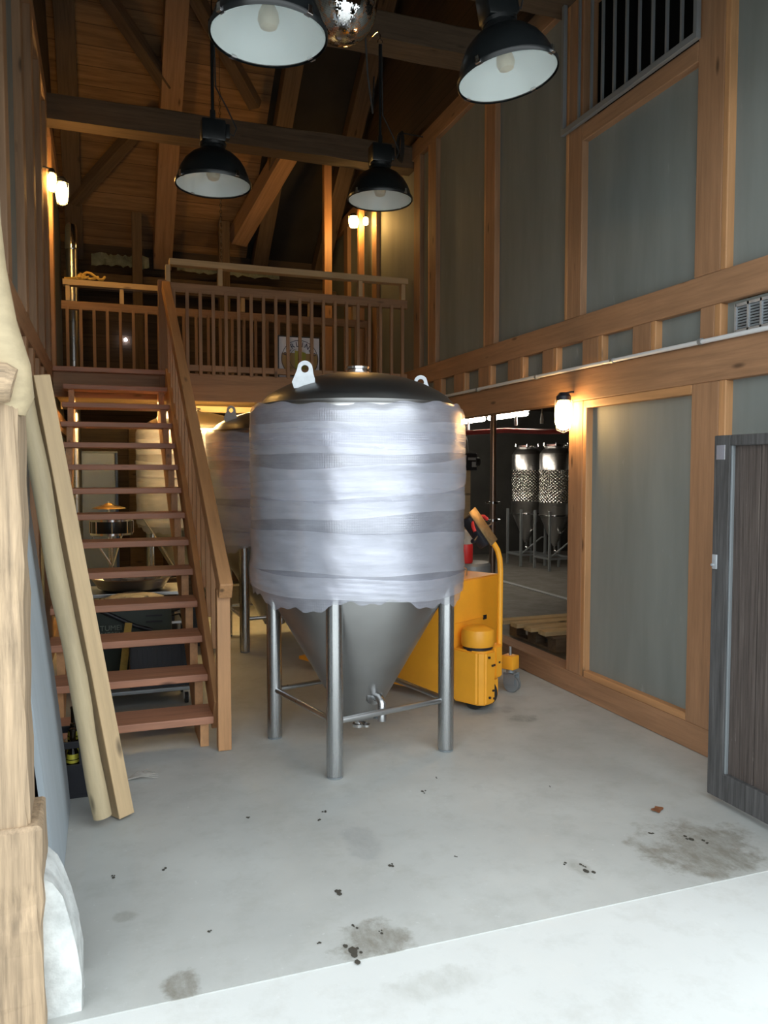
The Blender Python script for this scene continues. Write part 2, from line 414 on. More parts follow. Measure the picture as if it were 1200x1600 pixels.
bm = B(); box(bm, XL - 0.11, XL - 0.05, 2.6, 11.4, 0, ZT)
struct(link('wall_left', bm, M['panel'], origin=(XL, 0, 0)))
# gables above the plates
gab = [(2.3, ZT - 0.02), (11.4, ZT - 0.7), (11.4, 4.25), (6.8, 7.95), (2.3, 4.4)]
gab = [(2.3, 4.9), (2.3, 5.0), (6.9, 8.3), (11.5, 4.55), (11.5, 4.5), (10.9, 4.9)]
struct(link('wall_gable_left', prism(B(), gab, 0, XL - 0.11, XL - 0.05), M['dark_planks'], origin=(0, 0, 0)))
struct(link('wall_gable_right', prism(B(), gab, 0, X0, X1), M['dark_planks'], origin=(0, 0, 0)))
bm = B(); box(bm, XL - 0.2, X1, 11.3, 11.4, 0, 4.65)
struct(link('wall_back', bm, M['dark_planks'], origin=(0, 11.3, 0)))
# front wall around the doorway (behind the picture's edges)
bm = B(); box(bm, XL - 1.5, XL + 0.02, 2.4, 2.62, 0, 5.1); box(bm, XR - 0.02, XR + 1.5, 2.3, 2.4, 0, 5.1); box(bm, XL + 0.02, XR - 0.02, 2.4, 2.62, 3.75, 5.1)
struct(link('wall_front', bm, M['dark_planks'], origin=(0, 2.4, 0)))
# roof slopes
def roof(name, x0, x1, ya, za, yb, zb, mat, th=0.04):
    d = Vector((0, yb - ya, zb - za)); L = d.length; d.normalize()
    me = bpy.data.meshes.new(name); bm = B(); box(bm, 0, x1 - x0, 0, L, 0, th); bm.to_mesh(me); bm.free(); me.materials.append(mat)
    o = bpy.data.objects.new(name, me); COL.objects.link(o)
    m = Matrix((Vector((1, 0, 0)), d, Vector((1, 0, 0)).cross(d))).transposed().to_4x4(); m.translation = (x0, ya, za); o.matrix_world = m
    return struct(o)
roof('ceiling', XL - 0.2, 1.95, 11.55, 4.40, 6.7, 8.25, M['roof_planks'], -0.04)
roof('ceiling', 1.95, X1 + 0.1, 11.55, 4.40, 6.7, 8.25, M['roof_dark'], -0.04)  # right part painted black for the dark void there
roof('ceiling', XL - 0.2, X1 + 0.1, 1.2, 4.3, 6.95, 8.3, M['roof_dark'], 0.04)  # unseen front slope, its overhang added to cut sky light on the apron
# side room shell
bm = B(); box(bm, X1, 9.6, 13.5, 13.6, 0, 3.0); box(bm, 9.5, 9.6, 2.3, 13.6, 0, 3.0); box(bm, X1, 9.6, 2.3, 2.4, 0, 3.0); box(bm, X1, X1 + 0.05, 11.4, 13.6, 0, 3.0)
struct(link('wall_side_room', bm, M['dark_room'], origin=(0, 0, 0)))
struct(link('ceiling', box(B(), X1, 9.6, 2.3, 13.6, 2.75, 2.85), M['dark_planks'], origin=(0, 0, 0)), 'dark ceiling of the side room')

# --- timber frame, right wall
wf = XR + 0.06       # centre of 0.12-deep timbers
def rpost(y0, y1, z0, z1, mat='wall_wood', d=0.12): return trim((XR + d / 2, (y0 + y1) / 2, z0), (XR + d / 2, (y0 + y1) / 2, z1), y1 - y0, d, M[mat], up=(1, 0, 0))
def rbeam(y0, y1, z0, z1, mat='wall_wood', d=0.12): return trim((XR + d / 2, y0, (z0 + z1) / 2), (XR + d / 2, y1, (z0 + z1) / 2), d, z1 - z0, M[mat])
rbeam(2.42, 11.2, 0.001, 0.155, d=0.16)
rbeam(2.42, 11.2, 2.085, 2.30); rbeam(2.42, 11.2, 2.50, 2.675)
rbeam(2.42, 11.2, 4.87, 5.05, 'loft_wood', d=0.14)
rpost(3.43, 3.64, 0.155, 2.085); rpost(4.71, 4.885, 0.155, 2.085); rpost(7.3, 7.45, 0.155, 2.085)
for y in (3.44, 4.76, 6.05, 7.30, 7.72, 9.1, 10.3): rpost(y, y + (0.2 if y < 4 else 0.17), 2.675, 4.87, 'wall_wood' if y < 7 else 'loft_wood')
for y0, y1 in ((3.64, 3.68), (4.93, 4.965), (6.22, 6.25), (7.47, 7.50)): rpost(y0 if y0 > 3.7 else 3.40, y1 if y0 > 3.7 else 3.44, 2.675, 4.87, 'rail_wood', 0.075)
rpost(3.38, 3.43, 0.155, 2.085, 'rail_wood', 0.08); rpost(4.665, 4.71, 0.155, 2.085, 'rail_wood', 0.08)
# bead around the lower panel
rbeam(3.64, 4.71, 2.03, 2.085, 'rail_wood', 0.09); rbeam(3.64, 4.665, 0.155, 0.20, 'rail_wood', 0.09)
# short studs between the two rails
for pa, pb in ((3.43, 3.585), (3.96, 4.18), (4.50, 4.73), (5.06, 5.26), (5.55, 5.80), (6.10, 6.34), (6.62, 6.86), (7.15, 7.35)):
    rpost(pa + 0.045, pb, 2.30, 2.50); rpost(pa, pa + 0.045, 2.30, 2.50, 'rail_wood', 0.10)
# rail under the barred hatch
rbeam(3.64, 4.76, 3.86, 3.972); rbeam(3.64, 4.76, 4.80, 4.87)
# left wall frame (mirror)
def lpost(y0, y1, z0, z1, mat='loft_wood', d=0.12): return trim((XL - d / 2, (y0 + y1) / 2, z0), (XL - d / 2, (y0 + y1) / 2, z1), y1 - y0, d, M[mat], up=(1, 0, 0))
def lbeam(y0, y1, z0, z1, mat='loft_wood', d=0.12): return trim((XL - d / 2, y0, (z0 + z1) / 2), (XL - d / 2, y1, (z0 + z1) / 2), d, z1 - z0, M[mat])
lbeam(2.65, 11.2, 0.001, 0.15); lbeam(2.65, 11.2, 2.03, 2.22, 'wall_wood'); lbeam(2.65, 11.2, 2.42, 2.58, 'wall_wood'); lbeam(2.65, 11.2, 4.87, 5.05)
for y in (3.2, 4.4, 5.4, 6.2, 7.0, 7.75): lpost(y, y + 0.17, 2.58, 4.87)
for y in (3.4, 4.7, 5.9, 7.1): lpost(y, y + 0.17, 0.15, 2.03, 'wall_wood')
for i in range(9): lpost(3.3 + i * 0.5, 3.44 + i * 0.5, 2.22, 2.42, 'wall_wood')
lpost(8.55, 8.75, 2.58, 4.87, 'rail_wood', 0.09)

# --- ties, rafters and braces of the roof
trim((XL - 0.05, 8.05, 4.915), (XR + 0.05, 8.05, 4.915), 0.22, 0.23, M['old_wood'], rough=0.006)
trim((1.25, 5.88, 4.95), (XR + 0.05, 5.88, 4.95), 0.26, 0.2, M['old_wood'], rough=0.006)
trim((1.75, 4.98, 4.95), (XR + 0.05, 4.98, 4.95), 0.24, 0.2, M['old_wood'], rough=0.006)
trim((1.6, 5.95, 5.0), (2.55, 3.6, 5.35), 0.2, 0.2, M['old_wood'])
def rz(y): return 4.40 + (11.55 - y) * 3.85 / 4.85
def rafter(x, w=0.17, h=0.2, mat='old_wood', y0=11.3, y1=6.8):
    trim((x, y0, rz(y0) - h / 2 - 0.05), (x, y1, rz(y1) - h / 2 - 0.05), w, h, M[mat])
rafter(0.80, 0.24, 0.26, 'loft_wood'); rafter(-0.30, 0.2); rafter(2.12, 0.2); rafter(3.0, 0.2)
def brace(xa, ya, xb, yb, w=0.16, h=0.14, mat='old_wood', dz=0.3):
    trim((xa, ya, rz(ya) - dz), (xb, yb, rz(yb) - dz), w, h, M[mat])
brace(1.75, 10.9, 2.27, 9.74, 0.24, 0.2, 'loft_wood', 0.2)
brace(0.0, 8.6, 0.75, 9.35, 0.14, 0.12, dz=0.25)
brace(0.9, 8.5, 1.75, 9.4, 0.14, 0.12, dz=0.25)
brace(-0.3, 10.6, 0.6, 9.6, 0.14, 0.12, dz=0.25)
trim((0.45, 10.7, 2.6), (0.45, 10.7, rz(10.7) - 0.2), 0.12, 0.12, M['old_wood'])
trim((1.55, 10.7, 2.6), (1.55, 10.7, rz(10.7) - 0.2), 0.14, 0.14, M['old_wood'])
trim((2.72, 9.8, 2.6), (2.72, 9.8, rz(9.8) - 0.2), 0.1, 0.1, M['rail_wood'])
trim((XL, 10.9, 4.02), (XR, 10.9, 4.02), 0.14, 0.2, M['old_wood'])

# --- loft: deck, fascia, joists
struct(link('ceiling', box(B(), XL, XR, 8.05, 9.3, 2.34, 2.37), M['under_planks'], origin=(0, 0, 0)), 'boarded underside of the loft')
bm = B(); box(bm, XL, XR, 8.05, 9.3, 2.53, 2.56)
struct(link('floor', bm, M['old_wood'], origin=(0, 0, 0)), 'loft deck')
trim((XL, 8.02, 2.42), (XR, 8.02, 2.42), 0.06, 0.27, M['loft_wood'])
trim((XL, 7.965, 2.543), (0.62, 7.965, 2.543), 0.1, 0.045, M['tread_wood'])
trim((XL, 9.34, 2.42), (XR, 9.34, 2.42), 0.08, 0.30, M['pale_wood'])

# --- left door jamb, plinth (in front, cut by the picture's edge)
def logbeam(name, pts, rad, mat, squash=0.9):
    bm = B(); tube(bm, pts, rad, 20)
    return link(name, bm, mat, smooth=True, ang=60)
def vbeam(x0, x1, y0, y1, z0, z1, mat, rough=0.006):
    return trim(((x0 + x1) / 2, (y0 + y1) / 2, z0), ((x0 + x1) / 2, (y0 + y1) / 2, z1), y1 - y0, x1 - x0, M[mat], up=(1, 0, 0), rough=rough, bev=0.012)
vbeam(-0.60, -0.185, 2.36, 2.60, -0.2, 0.60, 'jamb_wood')
vbeam(-0.52, -0.218, 2.38, 2.60, 0.55, 1.80, 'jamb_wood')
vbeam(-0.56, -0.272, 2.38, 2.60, 1.80, 3.75, 'jamb_wood')
# curved knee on the jamb
pts = [(-0.34, 2.43, 3.0), (-0.325, 2.43, 2.5), (-0.300, 2.42, 2.15), (-0.278, 2.42, 2.0), (-0.247, 2.42, 1.88), (-0.234, 2.42, 1.80), (-0.238, 2.42, 1.755)]
trim_n[0] += 1
o = struct(logbeam('trim_%d' % trim_n[0], pts, [0.05, 0.052, 0.058, 0.06, 0.062, 0.055, 0.035], M['log_wood']))
bm = B(); tube(bm, [(-0.40, 2.36, 1.845), (-0.245, 2.36, 1.835), (-0.225, 2.36, 1.83)], [0.055, 0.055, 0.045], 18)
trim_n[0] += 1; struct(link('trim_%d' % trim_n[0], bm, M['jamb_wood'], smooth=True))
# whitewashed stone plinth
bm = B(); nz_ = 14; ny_ = 8
prof = [(0.0, -0.088), (0.1, -0.092), (0.2, -0.103), (0.28, -0.118), (0.35, -0.138), (0.40, -0.162), (0.425, -0.195), (0.43, -0.26)]
poly = [(-0.5, -0.1), (-0.088, -0.1)] + [(x, z) for z, x in prof] + [(-0.5, 0.43)]
prism(bm, poly, 1, 2.42, 2.62)
bmesh.ops.subdivide_edges(bm, edges=[e for e in bm.edges if abs(e.verts[0].co.y - e.verts[1].co.y) > 0.1], cuts=6, use_grid_fill=True)
for v in bm.verts:
    if v.co.x > -0.3: v.co += Vector((random.uniform(-.006, .006), random.uniform(-.006, .006), random.uniform(-.008, .008)))
struct(link('wall_plinth', bm, M['lime'], smooth=True, ang=50), 'whitewashed rounded stone plinth at the foot of the door jamb')

# ================================================================== MAIN TANKS
def make_tank(loc, rz_, label, wrapped='full'):
    root = empty('conical_fermenter', loc, label, 'tank', None, rz_)
    # all coordinates in the tank's frame, feet at z = 0
    prof = [(0.50, 0.955), (0.585, 0.965), (0.592, 0.98), (0.592, 1.93), (0.585, 1.945), (0.53, 1.95)]
    link('shell', lathe(B(), prof, 96), M['steel'], root, smooth=True)
    prof = [(0.545, 1.94), (0.552, 1.95), (0.553, 1.965), (0.548, 1.972), (0.540, 1.985), (0.515, 2.012), (0.465, 2.045), (0.39, 2.082), (0.30, 2.114), (0.20, 2.137), (0.10, 2.149), (0.03, 2.152)]
    link('dome', lathe(B(), prof, 96), M['steel_dome'], root, smooth=True)
    prof = [(0.095, 0.165), (0.10, 0.18), (0.125, 0.22), (0.545, 0.955), (0.54, 0.98)]
    link('cone', lathe(B(), prof, 96), M['steel_cone'], root, smooth=True, ang=50)
    R = 0.515
    A = [math.radians(45 + 90 * k) for k in range(4)]
    for a in A:
        x, y = R * math.cos(a), R * math.sin(a)
        lg = link('leg', lathe(B(), [(0.0445, 0.014), (0.0445, 1.0)], 32, (x, y, 0)), M['steel_leg'], root, smooth=True)
        bm = B(); lathe(bm, [(0.042, 0.001), (0.043, 0.010), (0.036, 0.014)], 32, (x, y, 0)); link('foot', bm, M['grey_steel'], lg, smooth=True)
    for k in range(4):
        a, b = A[k], A[(k + 1) % 4]
        p = Vector((R * math.cos(a), R * math.sin(a), 0.295)); q = Vector((R * math.cos(b), R * math.sin(b), 0.295)); d = (q - p).normalized()
        link('brace', tube(B(), [p + d * 0.04, q - d * 0.04], 0.0165, 16), M['steel_plain'], root, smooth=True)
    # ports
    bm = B(); lathe(bm, [(0.062, 2.148), (0.066, 2.155), (0.066, 2.162), (0.052, 2.166), (0.052, 2.174), (0.068, 2.177), (0.070, 2.188), (0.062, 2.192), (0.02, 2.192)], 32)
    link('top_clamp', bm, M['chrome'], root, smooth=True)
    bm = B(); lathe(bm, [(0.02, 2.11), (0.02, 2.140), (0.033, 2.142), (0.033, 2.155), (0.01, 2.157)], 24, (0.17, 0.12, 0.0)); link('small_port', bm, M['chrome'], root, smooth=True)
    a0 = math.radians(-78) - rz_
    dv = Vector((math.cos(a0), math.sin(a0), 0)); s = 0.16
    sr = Matrix.Rotation(math.radians(0), 4, 'Z')
    p = dv * 0.165 + Vector((0, 0, 0.33))
    bm = B(); tube(bm, [p, p + dv * 0.075 + Vector((0, 0, 0.0)), p + dv * 0.10 + Vector((0, 0, -0.02)), p + dv * 0.10 + Vector((0, 0, -0.12))], 0.024, 16)
    tube(bm, [p + dv * 0.0, p + dv * 0.025], 0.050, 24)
    link('side_outlet', bm, M['steel_plain'], root, smooth=True, ang=50)
    bm = B(); lathe(bm, [(0.022, 0.165), (0.022, 0.125), (0.035, 0.122), (0.035, 0.105), (0.02, 0.103)], 24); tube(bm, [(0, 0, 0.14), dv * 0.09 + Vector((0, 0, 0.14))], 0.012, 12); lathe(bm, [(0.024, 0.0), (0.024, 0.012)], 20, dv * 0.09 + Vector((0, 0, 0.13)))
    link('bottom_outlet', bm, M['chrome'], root, smooth=True)
    # lifting lugs: radial plates with a hole
    for sgn in (1, -1):
        a = math.radians(15.5 if sgn > 0 else 215) - rz_
        u = Vector((math.cos(a), math.sin(a), 0)); w = Vector((-u.y, u.x, 0)); c = u * 0.455 + Vector((0, 0, 2.040)); a = math.radians(-17.4 if sgn > 0 else 162.6) - rz_; u = Vector((math.cos(a), math.sin(a), 0)); w = Vector((-u.y, u.x, 0))
        out = [(0.075, -0.01), (0.07, 0.02), (0.042, 0.085)] + [(0.04 * math.cos(t_), 0.095 + 0.04 * math.sin(t_)) for t_ in [i * PI / 8 for i in range(0, 9)]] + [(-0.045, 0.06), (-0.055, 0.03), (-0.06, 0.012), (-0.06, -0.0)]
        # outline with the inner hole: bridge as ring of quads
        ho = [(0.020 * math.cos(t_), 0.092 + 0.020 * math.sin(t_)) for t_ in [i * 2 * PI / 24 for i in range(24)]]
        bm = B()
        oo = []
        cc = Vector((0, 0.092))
        P2 = [Vector(p_) for p_ in out]
        for hx, hy in ho:   # ray to outline
            d = (Vector((hx, hy)) - cc).normalized(); best = None
            for i in range(len(P2)):
                p_, q_ = P2[i], P2[(i + 1) % len(P2)]; e = q_ - p_; den = d.x * e.y - d.y * e.x
                if abs(den) < 1e-9: continue
                f_ = p_ - cc; tt = (f_.x * e.y - f_.y * e.x) / den; ss = (f_.x * d.y - f_.y * d.x) / den
                if tt > 0 and -1e-6 <= ss <= 1.000001 and (best is None or tt > best): best = tt
            oo.append(cc + d * (best or 0.03))
        def P3(px, py, s_): return c + u * px + Vector((0, 0, py)) + w * (0.006 * s_)
        V = [[bm.verts.new(P3(x_, y_, s_)) for x_, y_ in pts_] for s_ in (1, -1) for pts_ in (ho, [(p_.x, p_.y) for p_ in oo])]
        n_ = 24
        for i in range(n_):
            j = (i + 1) % n_
            bm.faces.new((V[0][i], V[0][j], V[1][j], V[1][i])); bm.faces.new((V[2][i], V[2][j], V[3][j], V[3][i]))
            bm.faces.new((V[0][i], V[0][j], V[2][j], V[2][i])); bm.faces.new((V[1][i], V[1][j], V[3][j], V[3][i]))
        link('lifting_lug', bm, M['galv'], root)
    # bubble wrap: wrinkled sleeve with ragged hem
    ph = [random.uniform(0, 6.28) for _ in range(12)]
    def wr(a, r, z):
        v = 0.003 * math.sin(3 * a + ph[0] + 5 * z) + 0.0012 * math.sin(9 * a + ph[1] - 9 * z) + 0.0008 * math.sin(19 * a + ph[2] + 31 * z) + 0.0022 * math.sin(34 * z + 2 * a + ph[3]) + 0.0005 * math.sin(47 * a + 60 * z + ph[4])
        return r + v
    zs = [0.905 + i * (1.945 - 0.905) / 70 for i in range(71)]
    def rad(z):
        if z < 0.98: return 0.60 + (z - 0.905) * 0.15
        if z > 1.91: return 0.612 - (z - 1.91) * 0.5
        return 0.612
    bm = B(); seg = 180; rings = []
    for i, z in enumerate(zs):
        ring = []
        for k in range(seg):
            a = 2 * PI * k / seg; e = 0
            if i < 8: e = (8 - i) / 8 * (0.030 * math.sin(4 * a + ph[5]) + 0.014 * math.sin(13 * a + ph[6]) + 0.008 * math.sin(37 * a + ph[7]))
            if i > 64: e = (i - 64) / 6 * (0.012 * math.sin(3 * a + ph[8]) + 0.007 * math.sin(17 * a + ph[9]))
            r = wr(a, rad(z), z); ring.append(bm.verts.new((r * math.cos(a), r * math.sin(a), z + e)))
        rings.append(ring)
    for p_, q_ in zip(rings, rings[1:]):
        for k in range(seg):
            j = (k + 1) % seg; bm.faces.new((p_[k], p_[j], q_[j], q_[k]))
    wrap = link('bubble_wrap', bm, M['bubble'], root, smooth=True, ang=80)
    # stretch film bands, each a slanted sleeve lying on the wrap
    for bi, (za, zb, sl, po) in enumerate(((1.70, 1.86, 0.020, 0.3), (1.36, 1.56, 0.03, 2.0), (1.06, 1.27, -0.018, 1.0), (1.50, 1.66, -0.05, 4.0), (0.94, 1.05, 0.02, 5.0))):
        bm = B(); rings = []; m_ = 12
        for i in range(m_ + 1):
            f_ = i / m_; ring = []
            for k in range(seg):
                a = 2 * PI * k / seg; z = za + (zb - za) * f_ + sl * math.sin(a + po) + 0.006 * math.sin(5 * a + po)
                pin = 0.004 * math.sin(f_ * PI); z2 = z
                r = wr(a, rad(z), z) + 0.003 + 0.0012 * bi - pin + 0.0012 * math.sin(f_ * 25 + 4 * a + po)
                ring.append(bm.verts.new((r * math.cos(a), r * math.sin(a), z2)))
            rings.append(ring)
        for p_, q_ in zip(rings, rings[1:]):
            for k in range(seg):
                j = (k + 1) % seg; bm.faces.new((p_[k], p_[j], q_[j], q_[k]))
        link('stretch_film', bm, M['film'], wrap, smooth=True, ang=80)
    return root
rot = math.atan2(4.003 - 3.83, 1.788 - 1.072) # direction of the front brace
tank = make_tank((1.378, 4.325, 0), 0.0, 'large stainless conical tank wrapped in bubble wrap, nearest, in mid floor')
TR = rot + 0.0
# legs: front brace runs from 1.072,3.83 to 1.788,4.003
for o in kids(tank):
    if o.name.split('.')[0] in ('leg', 'brace'): o.rotation_euler = (0, 0, TR)
t2 = dup(tank, (1.49, 7.27, 0), -0.18, 'wrapped conical tank half hidden right behind the nearest tank')
t3 = dup(tank, (0.98, 9.15, 0), 0.1, 'wrapped conical tank lit yellow under the loft, seen through the stairs')
for o, s_ in ((t3, 1.05),): o.scale = (s_, s_, s_)

# ================================================================== PENDANT LAMPS
def make_lamp(loc, label, tilt=(0, 0), rod=1.0, cord=None):
    root = empty('pendant_lamp', loc, label, 'lamp', 'black industrial pendant lamps')
    root.rotation_euler = (tilt[0], tilt[1], 0)
    # z = 0 is the rim
    prof = [(0.236, 0.0), (0.240, 0.006), (0.240, 0.022), (0.230, 0.028), (0.222, 0.062), (0.205, 0.105), (0.178, 0.150), (0.14, 0.188), (0.10, 0.210), (0.078, 0.222), (0.076, 0.25), (0.05, 0.252)]
    link('shade', lathe(B(), prof, 64, close=False), M['black'], root, smooth=True, ang=40)
    prof = [(0.230, 0.010), (0.224, 0.03), (0.214, 0.062), (0.197, 0.10), (0.170, 0.143), (0.13, 0.18), (0.09, 0.2), (0.02, 0.205)]
    link('reflector', lathe(B(), prof, 64, close=False), M['white_enamel'], root, smooth=True)
    link('glass_cover', lathe(B(), [(0.226, 0.004), (0.15, 0.001), (0.02, 0.0)], 48), M['glass'], root, smooth=True)
    prof = [(0.012, 0.035), (0.034, 0.045), (0.044, 0.07), (0.040, 0.10), (0.026, 0.13), (0.022, 0.19)]
    link('bulb', lathe(B(), prof, 24), M['bulb_off'], root, smooth=True)
    bm = B(); lathe(bm, [(0.082, 0.245), (0.085, 0.262), (0.07, 0.27)], 32)
    box(bm, -0.075, 0.075, -0.06, 0.06, 0.268, 0.40, 0.01); box(bm, 0.075, 0.105, -0.03, 0.03, 0.30, 0.39, 0.006)
    link('ballast_housing', bm, M['black'], root, smooth=True)
    for k in range(4):
        a = 2 * PI * k / 4 + 0.5
        m = Matrix.Rotation(a, 4, 'Z') @ Matrix.Translation((0.236, 0, 0.010)); bm = B()
        mbox(bm, m, 0.026, 0.028, 0.012, 0.002); mbox(bm, m @ Matrix.Translation((0.010, 0, 0.014)), 0.006, 0.02, 0.03, 0.001)
        link('clip', bm, M['chrome'], root)
    return root
def add_rod(root, top, hookz=True, parts=True):
    """suspension rod and hook, in the lamp's frame"""
    bm = B(); tube(bm, [(0, 0, 0.39), (0, 0, top)], 0.011, 12); tube(bm, [(0, 0, 0.39), (0, 0, 0.47)], 0.018, 12)
    link('rod', bm, M['black'], root, smooth=True)
    bm = B(); pts = [(0.018 * math.sin(t_), 0, top + 0.018 - 0.018 * math.cos(t_)) for t_ in [i * 5.2 / 14 for i in range(15)]]
    tube(bm, pts, 0.0045, 8); tube(bm, [(0, 0, top + 0.036), (0, 0, top + 0.07)], 0.005, 8)
    pts = [(-0.05, 0.0, top + 0.07 - 0.05), (-0.06, 0, top - 0.1), (-0.02, 0, top - 0.25)]
    link('hook', bm, M['chrome'], root, smooth=True)
    bm = B(); pts = [(0.075, 0, 0.36), (0.13, 0, 0.33), (0.15, 0, 0.38), (0.09, 0, 0.5), (0.02, 0, 0.62), (0.012, 0, top)]
    tube(bm, pts, 0.005, 8); link('cable', bm, M['rubber'], root, smooth=True)
LZ = 3.45
lampA = make_lamp((0.66, 3.25, 3.345), 'nearest black pendant lamp on the left, overlapping the mirror ball'); add_rod(lampA, 1.2)
lampB = make_lamp((1.82, 3.38, 3.435), 'black pendant lamp at top right, in front of the barred hatch', (math.radians(-4), math.radians(-9))); add_rod(lampB, 1.2)
lampC = make_lamp((0.69, 5.18, 3.405), 'black pendant lamp on the left hanging beside the long cross beam'); add_rod(lampC, 1.0)
lampD = make_lamp((1.95, 5.57, 3.575), 'black pendant lamp hanging just above the lit yellow bulb on the loft'); add_rod(lampD, 1.12)
# wires from hooks up to the timbers
def wire(top, parent, z0):
    bm = B(); tube(bm, [(0, 0, z0), (0, 0, top)], 0.004, 6); link('suspension_wire', bm, M['chrome'], parent)
wire(3.4, lampA, 1.27); wire(2.9, lampB, 1.27); wire(3.8, lampC, 1.07)
bm = B(); tube(bm, [(0, 0, 1.19), (0, 0.05, 1.24), (0, 0.18, 1.27), (0, 0.28, 1.28)], 0.004, 6); link('suspension_wire', bm, M['chrome'], lampD)

# mirror ball
mb = empty('mirror_ball', (1.345, 4.5, 4.27), 'silver mirror ball hanging behind the nearest pendant lamp', 'disco ball')
bm = B(); bmesh.ops.create_uvsphere(bm, u_segments=96, v_segments=64, radius=0.2)
o = link('ball', bm, M['mirror'], mb, origin=(0, 0, 0), smooth=True)
bm = B(); lathe(bm, [(0.03, 0.195), (0.03, 0.225), (0.012, 0.23)], 24); link('cap', bm, M['chrome'], mb, origin=(0, 0, 0), smooth=True)
bm = B(); tube(bm, [(0, 0, 0.22), (0, 0, 2.55)], 0.004, 6); link('cord', bm, M['rubber'], mb, origin=(0, 0, 0))
bm = B(); tube(bm, [(0.1, 0.05, 0.9), (0.16, 0.1, 0.1), (0.22, 0.2, -0.25), (0.32, 0.4, -0.38), (0.5, 0.9, 0.1)], 0.006, 8); link('power_cable', bm, M['rubber'], mb, origin=(0, 0, 0), smooth=True)

# ================================================================== WARM LIT BULBS
def bulb_lamp(loc, label, h=0.13, r=0.045, mat='bulb', arm=(1, 0)):
    root = empty('caged_bulb', loc, label, 'light')
    prof = [(r * 0.35, -h / 2), (r * 0.8, -h * 0.42), (r, -h * 0.25), (r, h * 0.2), (r * 0.8, h * 0.4), (r * 0.5, h * 0.5)]
    link('glass', lathe(B(), prof, 24), M[mat], root, origin=(0, 0, 0), smooth=True)
    bm = B(); lathe(bm, [(r * 0.9, h * 0.48), (r * 0.9, h * 0.62), (r * 0.5, h * 0.75)], 20); tube(bm, [(0, 0, h * 0.7), (arm[0] * 0.06, arm[1] * 0.06, h * 0.78), (arm[0] * 0.10, arm[1] * 0.10, h * 0.78)], 0.008, 8)
    link('socket', bm, M['black_plastic'], root, origin=(0, 0, 0), smooth=True)
    bm = B()
    for k in range(6):
        a = k * PI / 3; tube(bm, [(r * 1.15 * math.cos(a), r * 1.15 * math.sin(a), h * 0.5), (r * 1.22 * math.cos(a), r * 1.22 * math.sin(a), 0), (r * 0.9 * math.cos(a), r * 0.9 * math.sin(a), -h * 0.5), (0, 0, -h * 0.6)], 0.0022, 6)
    link('wire_guard', bm, M['grey_steel'], root, origin=(0, 0, 0))
    return root
bulb_lamp((-0.33, 8.3, 4.26), 'right one of the two lit warm bulbs high on the left wall', 0.2, 0.05, arm=(-1, 0))
bulb_lamp((-0.39, 7.75, 4.17), 'left one of the two lit warm bulbs high on the left wall', 0.16, 0.032, arm=(-1, 0))
bulb_lamp((2.90, 9.25, 4.60), 'lit warm bulb on the slim post behind the far right pendant lamp', 0.13, 0.055, arm=(0.5, 0.85))
trim((3.04, 9.40, 2.6), (3.04, 9.40, 4.85), 0.07, 0.07, M['rail_wood'])
bulb_lamp((3.06, 9.27, 4.63), 'small lit warm bulb right of the slim post on the loft', 0.09, 0.03, arm=(0, 1))
b3 = bulb_lamp((3.06, 4.83, 1.99), 'lit warm bulkhead lamp on the post at the side room opening', 0.21, 0.058, 'bulb_lower', arm=(1, 0))
# lamp under the loft, behind the fascia
bt = empty('batten_light', (0.9, 8.20, 2.338), 'warm batten light fixed under the loft boards', 'light')
bm = B(); box(bm, -0.92, 0.92, -0.03, 0.0, -0.02, -0.001, 0.003); link('housing', bm, M['white_pipe'], bt, origin=(0, 0, 0))
t = emis('warm batten tube', (1.0, 0.66, 0.26), 100)
bm = B(); tube(bm, [(-0.9, 0.012, -0.022), (0.9, 0.012, -0.022)], 0.011, 12); link('tube', bm, t, bt, origin=(0, 0, 0), smooth=True)
# side-room fluorescent tubes
for i, (y0, y1) in enumerate(((8.9, 9.95), (10.1, 11.2), (11.35, 12.5))):
    fl = empty('tube_light', (5.1, (y0 + y1) / 2, 2.33), ('nearest', 'second', 'third and furthest')[i] + ' lit tube light in the row in the side room', 'light', 'tube lights in the side room')
    L = (y1 - y0) / 2
    bm = B(); box(bm, -0.05, 0.05, -L, L, 0.03, 0.07, 0.006); link('housing', bm, M['white_pipe'], fl, origin=(0, 0, 0))
    bm = B(); tube(bm, [(0, -L + 0.02, 0), (0, L - 0.02, 0)], 0.034, 12); link('tube', bm, M['tube'], fl, origin=(0, 0, 0), smooth=True)
    bm = B()
    for s_ in (-1, 1): tube(bm, [(0, s_ * L * 0.7, 0.07), (0, s_ * L * 0.7, 0.418)], 0.004, 6)
    link('hanger', bm, M['chrome'], fl, origin=(0, 0, 0))
bm = B(); tube(bm, [(4.6, 12.4, 2.16), (4.75, 10.5, 2.13), (4.95, 9.2, 2.12), (5.1, 8.4, 2.07), (5.25, 7.6, 2.05), (5.3, 6.6, 2.06)], 0.032, 12)
tag(link('red_pipe', bm, M['red_paint'], smooth=True), 'red pipe running under the side room ceiling below the tube lights', 'pipe')
for i, (x, y) in enumerate(((4.85, 11.0), (4.9, 10.2), (4.93, 9.5), (5.0, 9.0), (5.08, 8.5))):
    bm = B(); tube(bm, [(x, y, 2.75), (x, y, 2.28)], 0.006, 6); lathe(bm, [(0.02, 2.175), (0.022, 2.22), (0.012, 2.30)], 12, (x, y, 0))
    tag(link('pipe_hanger', bm, M['white_pipe'], smooth=True), ('furthest', 'second furthest', 'middle', 'second nearest', 'nearest')[i] + ' white hanger above the red pipe in the side room', 'hanger', 'pipe hangers in the side room')

